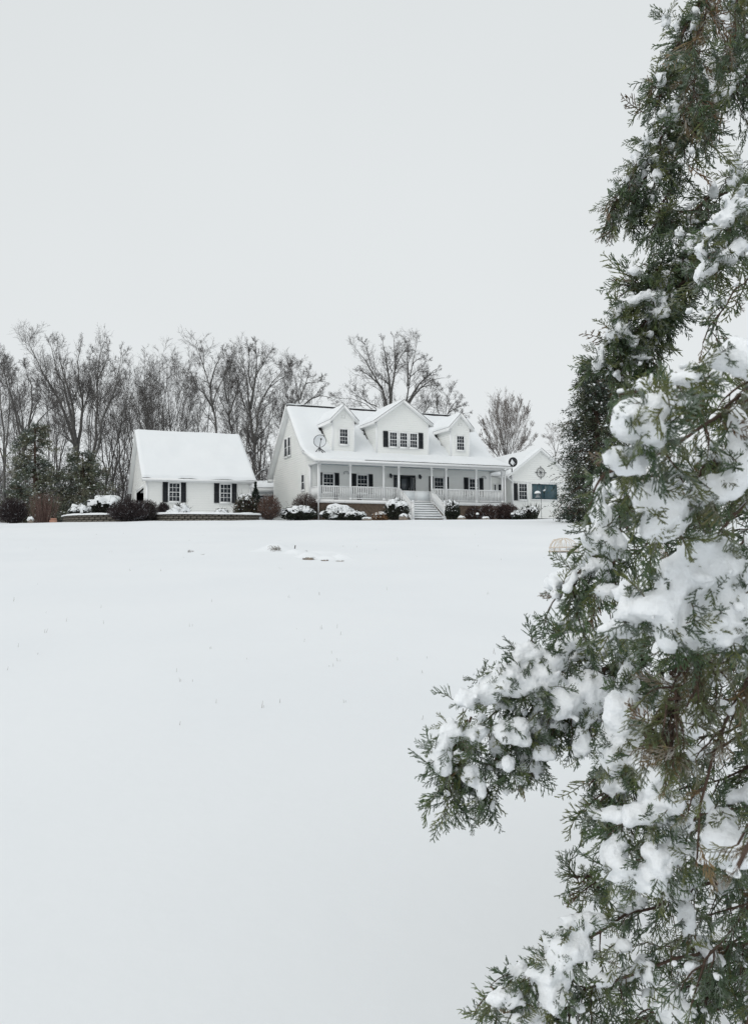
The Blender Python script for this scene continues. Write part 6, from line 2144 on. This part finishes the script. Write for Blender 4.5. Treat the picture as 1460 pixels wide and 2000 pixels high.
# snow lying on it: (px, py, depth, half-width px, half-height px)
LUMPS = dict(
    a2=[(1268, 155, 2.5, 14, 16), (1240, 270, 2.45, 9, 14), (1218, 315, 2.45, 10, 9), (1315, 215, 2.5, 14, 22), (1290, 225, 2.5, 9, 12), (1420, 40, 2.55, 13, 42), (1445, 60, 2.55, 14, 25),
        (1390, 165, 2.5, 8, 20), (1380, 235, 2.5, 9, 22), (1300, 40, 2.55, 9, 18), (1440, 330, 2.3, 14, 22), (1432, 355, 2.25, 12, 14), (1200, 350, 2.42, 8, 8), (1345, 120, 2.5, 7, 12), (1260, 340, 2.4, 8, 14)],
    b3=[(1440, 398, 2.0, 26, 18), (1412, 425, 2.0, 22, 18), (1387, 455, 2.0, 17, 17), (1367, 490, 2.0, 13, 14), (1380, 523, 2.0, 20, 13), (1420, 500, 2.0, 22, 17), (1447, 480, 2.0, 18, 17),
        (1365, 545, 2.0, 8, 15), (1327, 455, 2.28, 9, 14), (1455, 372, 2.02, 18, 15)],
    b1=[(1215, 530, 2.3, 18, 8), (1250, 578, 2.28, 30, 11), (1205, 590, 2.28, 20, 12), (1182, 610, 2.3, 11, 17), (1262, 610, 2.28, 11, 14), (1190, 640, 2.28, 18, 16), (1170, 655, 2.28, 9, 15),
        (1150, 690, 2.3, 9, 20), (1140, 715, 2.3, 7, 14), (1300, 605, 2.28, 8, 13), (1215, 665, 2.28, 9, 13)],
    c1=[(1330, 740, .83, 24, 10), (1445, 705, .84, 24, 24), (1290, 792, .81, 22, 18), (1255, 812, .81, 32, 24), (1222, 822, .81, 22, 24), (1265, 848, .81, 28, 20), (1296, 832, .81, 13, 26), (1400, 700, .84, 15, 11)],
    c2=[(1210, 897, .83, 24, 17), (1232, 910, .83, 20, 14), (1262, 890, .84, 14, 10)],
    c4=[(1442, 900, .93, 18, 36), (1405, 958, .93, 36, 18), (1442, 830, .93, 13, 26), (1270, 955, .93, 22, 16), (1302, 1000, .93, 38, 28), (1290, 1035, .93, 30, 17), (1272, 978, .93, 20, 20)],
    e1=[(1165, 958, 1.23, 9, 24), (1176, 1010, 1.23, 20, 17), (1150, 1050, 1.22, 16, 16), (1177, 1060, 1.22, 16, 18), (1206, 1068, 1.23, 14, 22), (1110, 1150, 1.23, 10, 10), (1187, 1155, 1.23, 24, 11),
        (1122, 1118, 1.23, 7, 9), (1140, 1085, 1.23, 8, 10)],
    d1=[(1372, 1080, 1.0, 36, 38), (1402, 1120, 1.0, 46, 36), (1342, 1150, 1.0, 42, 38), (1420, 1180, 1.0, 46, 40), (1302, 1200, 1.0, 36, 34), (1370, 1228, 1.0, 46, 32), (1310, 1255, 1.0, 22, 20),
        (1242, 1190, 1.03, 34, 20), (1232, 1228, 1.06, 34, 13), (1445, 1215, 1.0, 30, 24), (1225, 1160, 1.1, 18, 12)],
    f1=[(1180, 1250, 1.53, 36, 13), (1122, 1256, 1.53, 26, 13), (1032, 1275, 1.53, 26, 16), (1000, 1330, 1.52, 46, 22), (1060, 1330, 1.52, 36, 20), (910, 1365, 1.51, 18, 16), (880, 1430, 1.51, 18, 18),
        (862, 1482, 1.51, 14, 26), (1080, 1290, 1.53, 24, 13), (955, 1355, 1.52, 16, 14), (990, 1310, 1.53, 12, 12)],
    f2=[(1110, 1370, 1.52, 32, 28), (1150, 1350, 1.52, 26, 26), (925, 1430, 1.51, 16, 15), (1005, 1430, 1.51, 30, 19), (990, 1490, 1.51, 11, 12), (920, 1515, 1.52, 11, 16), (940, 1545, 1.52, 7, 15)],
    f3=[(1135, 1450, 1.52, 12, 24), (1060, 1470, 1.53, 18, 10), (1150, 1400, 1.52, 14, 12), (1015, 1525, 1.53, 8, 8)],
    g3=[(1226, 1340, 1.33, 14, 38), (1207, 1400, 1.33, 20, 42), (1190, 1468, 1.34, 17, 36), (1236, 1452, 1.33, 26, 17), (1282, 1410, 1.29, 19, 17), (1350, 1410, 1.27, 22, 27), (1256, 1490, 1.31, 27, 15),
        (1282, 1530, 1.3, 22, 36), (1262, 1590, 1.3, 36, 18), (1202, 1592, 1.33, 36, 11), (1310, 1570, 1.27, 18, 18), (1405, 1380, 1.3, 16, 12)],
    g4=[(1206, 1680, 1.33, 26, 32), (1282, 1690, 1.3, 20, 36), (1320, 1660, 1.3, 14, 26), (1412, 1600, 1.28, 24, 16), (1427, 1648, 1.25, 36, 34), (1250, 1720, 1.32, 18, 14), (1380, 1668, 1.27, 22, 18)],
    h1=[(1220, 1750, 1.56, 22, 9), (1150, 1800, 1.55, 38, 11), (1110, 1850, 1.55, 30, 22), (1092, 1888, 1.55, 26, 22), (1080, 1938, 1.54, 20, 30), (985, 1950, 1.54, 30, 13), (1340, 1790, 1.5, 13, 23),
        (1300, 1745, 1.52, 12, 10), (1040, 1905, 1.55, 14, 9)],
    h2=[(1310, 1970, 1.52, 32, 22), (1000, 1992, 1.53, 18, 9), (1215, 1850, 1.54, 14, 9), (1180, 1915, 1.53, 16, 11), (1270, 1905, 1.52, 10, 16)],
)
AMT = dict(a1=.12, a2=.16, a3=.14, a5=.25, a6=.14, b1=.34, b2=.30, b3=.55, b4=.10, b5=.3, c1=.44, c2=.40, c3=.35, c4=.5, c5=.4, e1=.55, e2=.55, d1=.95, d2=.4,
           f1=.6, f2=.5, f3=.5, f4=.5, f6=.5, f7=.12, g1=.10, g3=.75, g4=.75, g5=.35, h1=.5, h2=.48, h3=.4, h4=.35, h6=.3)
for key, amt in AMT.items():
    b, X, SP, W, lat = BR[key]
    POKE = []
    lumps = LUMPS.get(key, [])
    r = np.random.default_rng(sum(map(ord, key)))
    r2 = np.random.default_rng(len(lumps) + 5)
    cen, rad = [], []
    def balls(c, q):
        cen.append(np.atleast_2d(c)); rad.append(np.atleast_1d(q))
    dist = float(np.linalg.norm(X[25] + JO))
    u = .0105*dist**.75                                 # how thick snow lies at this size of spray
    for px, py, d, hx, hy in lumps:
        g_s = 1.55 if key in ('d1', 'c1', 'c4') else 1.4 if key[0] in 'fghec' else 1.1
        hx_, hy_ = g_s*hx*d/F_PX, g_s*hy*d/F_PX
        c = at(px + (22 if key in ('a2', 'b1') and px < 1290 else 0), py, d*(.955 if d < 1.8 else .985)) - JO
        m = min(hx_, hy_)
        n = int(np.clip(26*max(hx_, hy_)/m, 28, 70))
        o_ = unit(r.normal(size=(n, 3)))*r.random((n, 1))**.4
        if hx < 20 and key[0] in 'ab':                 # small caps break up among the sprays
            balls(c + o_*np.array((hx_, m, hy_))*1.05, np.maximum(m*r.uniform(.16, .36, n), .0045))
        else:
            balls(c + o_*np.array((hx_, m*.9, hy_))*.80, m*r.uniform(.28, .52, n))
        k = n//2                                       # ragged rim
        o_ = unit(r.normal(size=(k, 3)))
        balls(c + o_*np.array((hx_, m, hy_))*r.uniform(.85, 1.2, (k, 1)), np.maximum(m*r.uniform(.10, .24, k), .004))
        k = int(np.clip(7*max(hx_, hy_)/.02, 3, 12))    # sprays sticking out of the snow
        o_ = unit(r2.normal(size=(k, 3))*(1, .6, 1) + (0, -.35, 0))
        POKE.append((c + o_*np.array((hx_, m*.8, hy_))*r2.uniform(.6, 1.0, (k, 1)), unit(o_*.6 + r2.normal(0, .5, (k, 3)) + (0, -.2, -.1))))
    # pads along the twigs: broken runs, thickest where the twig lies flat
    for j in range(len(W)):
        if r.random() > amt: continue
        t0 = r.uniform(0, .35); t1 = t0 + r.uniform(.2, .6)
        ln = np.linalg.norm(np.diff(W[j], axis=0), axis=1).sum()
        n = max(3, int(ln*(t1-t0)/(u*.55)))
        t = np.clip(np.linspace(t0, t1, n), 0, 1)*6
        k = np.minimum(t.astype(int), 5)
        c = W[j, k] + (W[j, k+1]-W[j, k])*(t-k)[:, None]
        fl = np.clip(1.2-np.abs(unit(W[j, k+1]-W[j, k])[:, 2]), .35, 1)
        q = u*fl*np.sin(np.linspace(.35, math.pi-.25, n))**.6*r.uniform(.65, 1.15, n)
        balls(c + (0, 0, 1)*q[:, None]*.7 + r.normal(0, u*.28, (n, 3)), q*.85)
        tw = unit(W[j, k+1]-W[j, k])
        sd_ = unit(np.cross(tw, (0, 0, 1.0)))           # pads spread flat to both sides
        for sg in (-1, 1):
            m_ = r.random(n) < .75
            if m_.any():
                balls((c + sd_*sg*u*r.uniform(.7, 1.5, (n, 1)) + (0, 0, .15*u) + r.normal(0, u*.25, (n, 3)))[m_], (q*r.uniform(.4, .75, n))[m_])
        m2 = r.integers(1, 4)                           # shoulders spreading on to side sprays
        ci = r.integers(0, n, m2*2)
        balls(c[ci] + r.normal(0, u*1.1, (m2*2, 3))*(1, 1, .5) + (0, 0, u*.3), u*r.uniform(.35, .7, m2*2))
    # along the limb itself
    t = .3
    while t < .84:
        run = r.uniform(.04, .14)
        if r.random() < amt*1.05:
            n = max(4, int(run*39*1.6))
            f = np.clip(np.linspace(t, min(t+run, .99), n), 0, .999)*39
            i = f.astype(int)
            c = X[i] + (X[np.minimum(i+1, 39)]-X[i])*(f-i)[:, None]
            q = u*1.15*np.sin(np.linspace(.3, math.pi-.3, n))**.6*r.uniform(.7, 1.2, n)
            balls(c + (0, 0, 1)*q[:, None]*.75 + r.normal(0, u*.3, (n, 3)), q)
        t += run + r.uniform(.01, .05)
    # small clots caught on the sprays
    k = r.random(len(SP)) < .06
    balls(SP[k] + (0, 0, .004) + r.normal(0, .008, (k.sum(), 3)), u*r.uniform(.22, .5, k.sum()))
    o = blob_mesh('snow', np.concatenate(cen), np.concatenate(rad), b, .0030*max(.8, dist)**.7, rough=.0045*dist**.5, seed=3)
    o['kind'] = 'stuff'
    if POKE:
        P, D = (np.concatenate([p[i] for p in POKE]) for i in (0, 1))
        hh = GREENS if dist > 1.2 else np.concatenate([GREENS, OLIVE])
        sprays('foliage', P, D, r.uniform(.014, .034, len(P))*dist**.6, hh[r.integers(0, len(hh), len(P))], b, r, fat=1.3)
# beads of meltwater on the lowest tips
M['water'] = mat('water_drop', (.8, .82, .84), .05, .6)
M['water'].node_tree.nodes['Principled BSDF'].inputs['Transmission Weight'].default_value = .9
for key, px, py, d, rr in (('g3', 1254, 1452, 1.25, .0035), ('g3', 1293, 1472, 1.25, .0042), ('g1', 1366, 1682, .99, .0032), ('g6', 1438, 1707, .65, .0034), ('g4', 1311, 1628, 1.25, .003)):
    c = at(px, py, d) - JO
    MB().lathe([(.0002, rr*1.9), (rr*.5, rr*.9), (rr, 0), (rr*.8, -rr*.7), (.0002, -rr)], tuple(c), 8).build('water_drop', M['water'], BR[key][0], True)
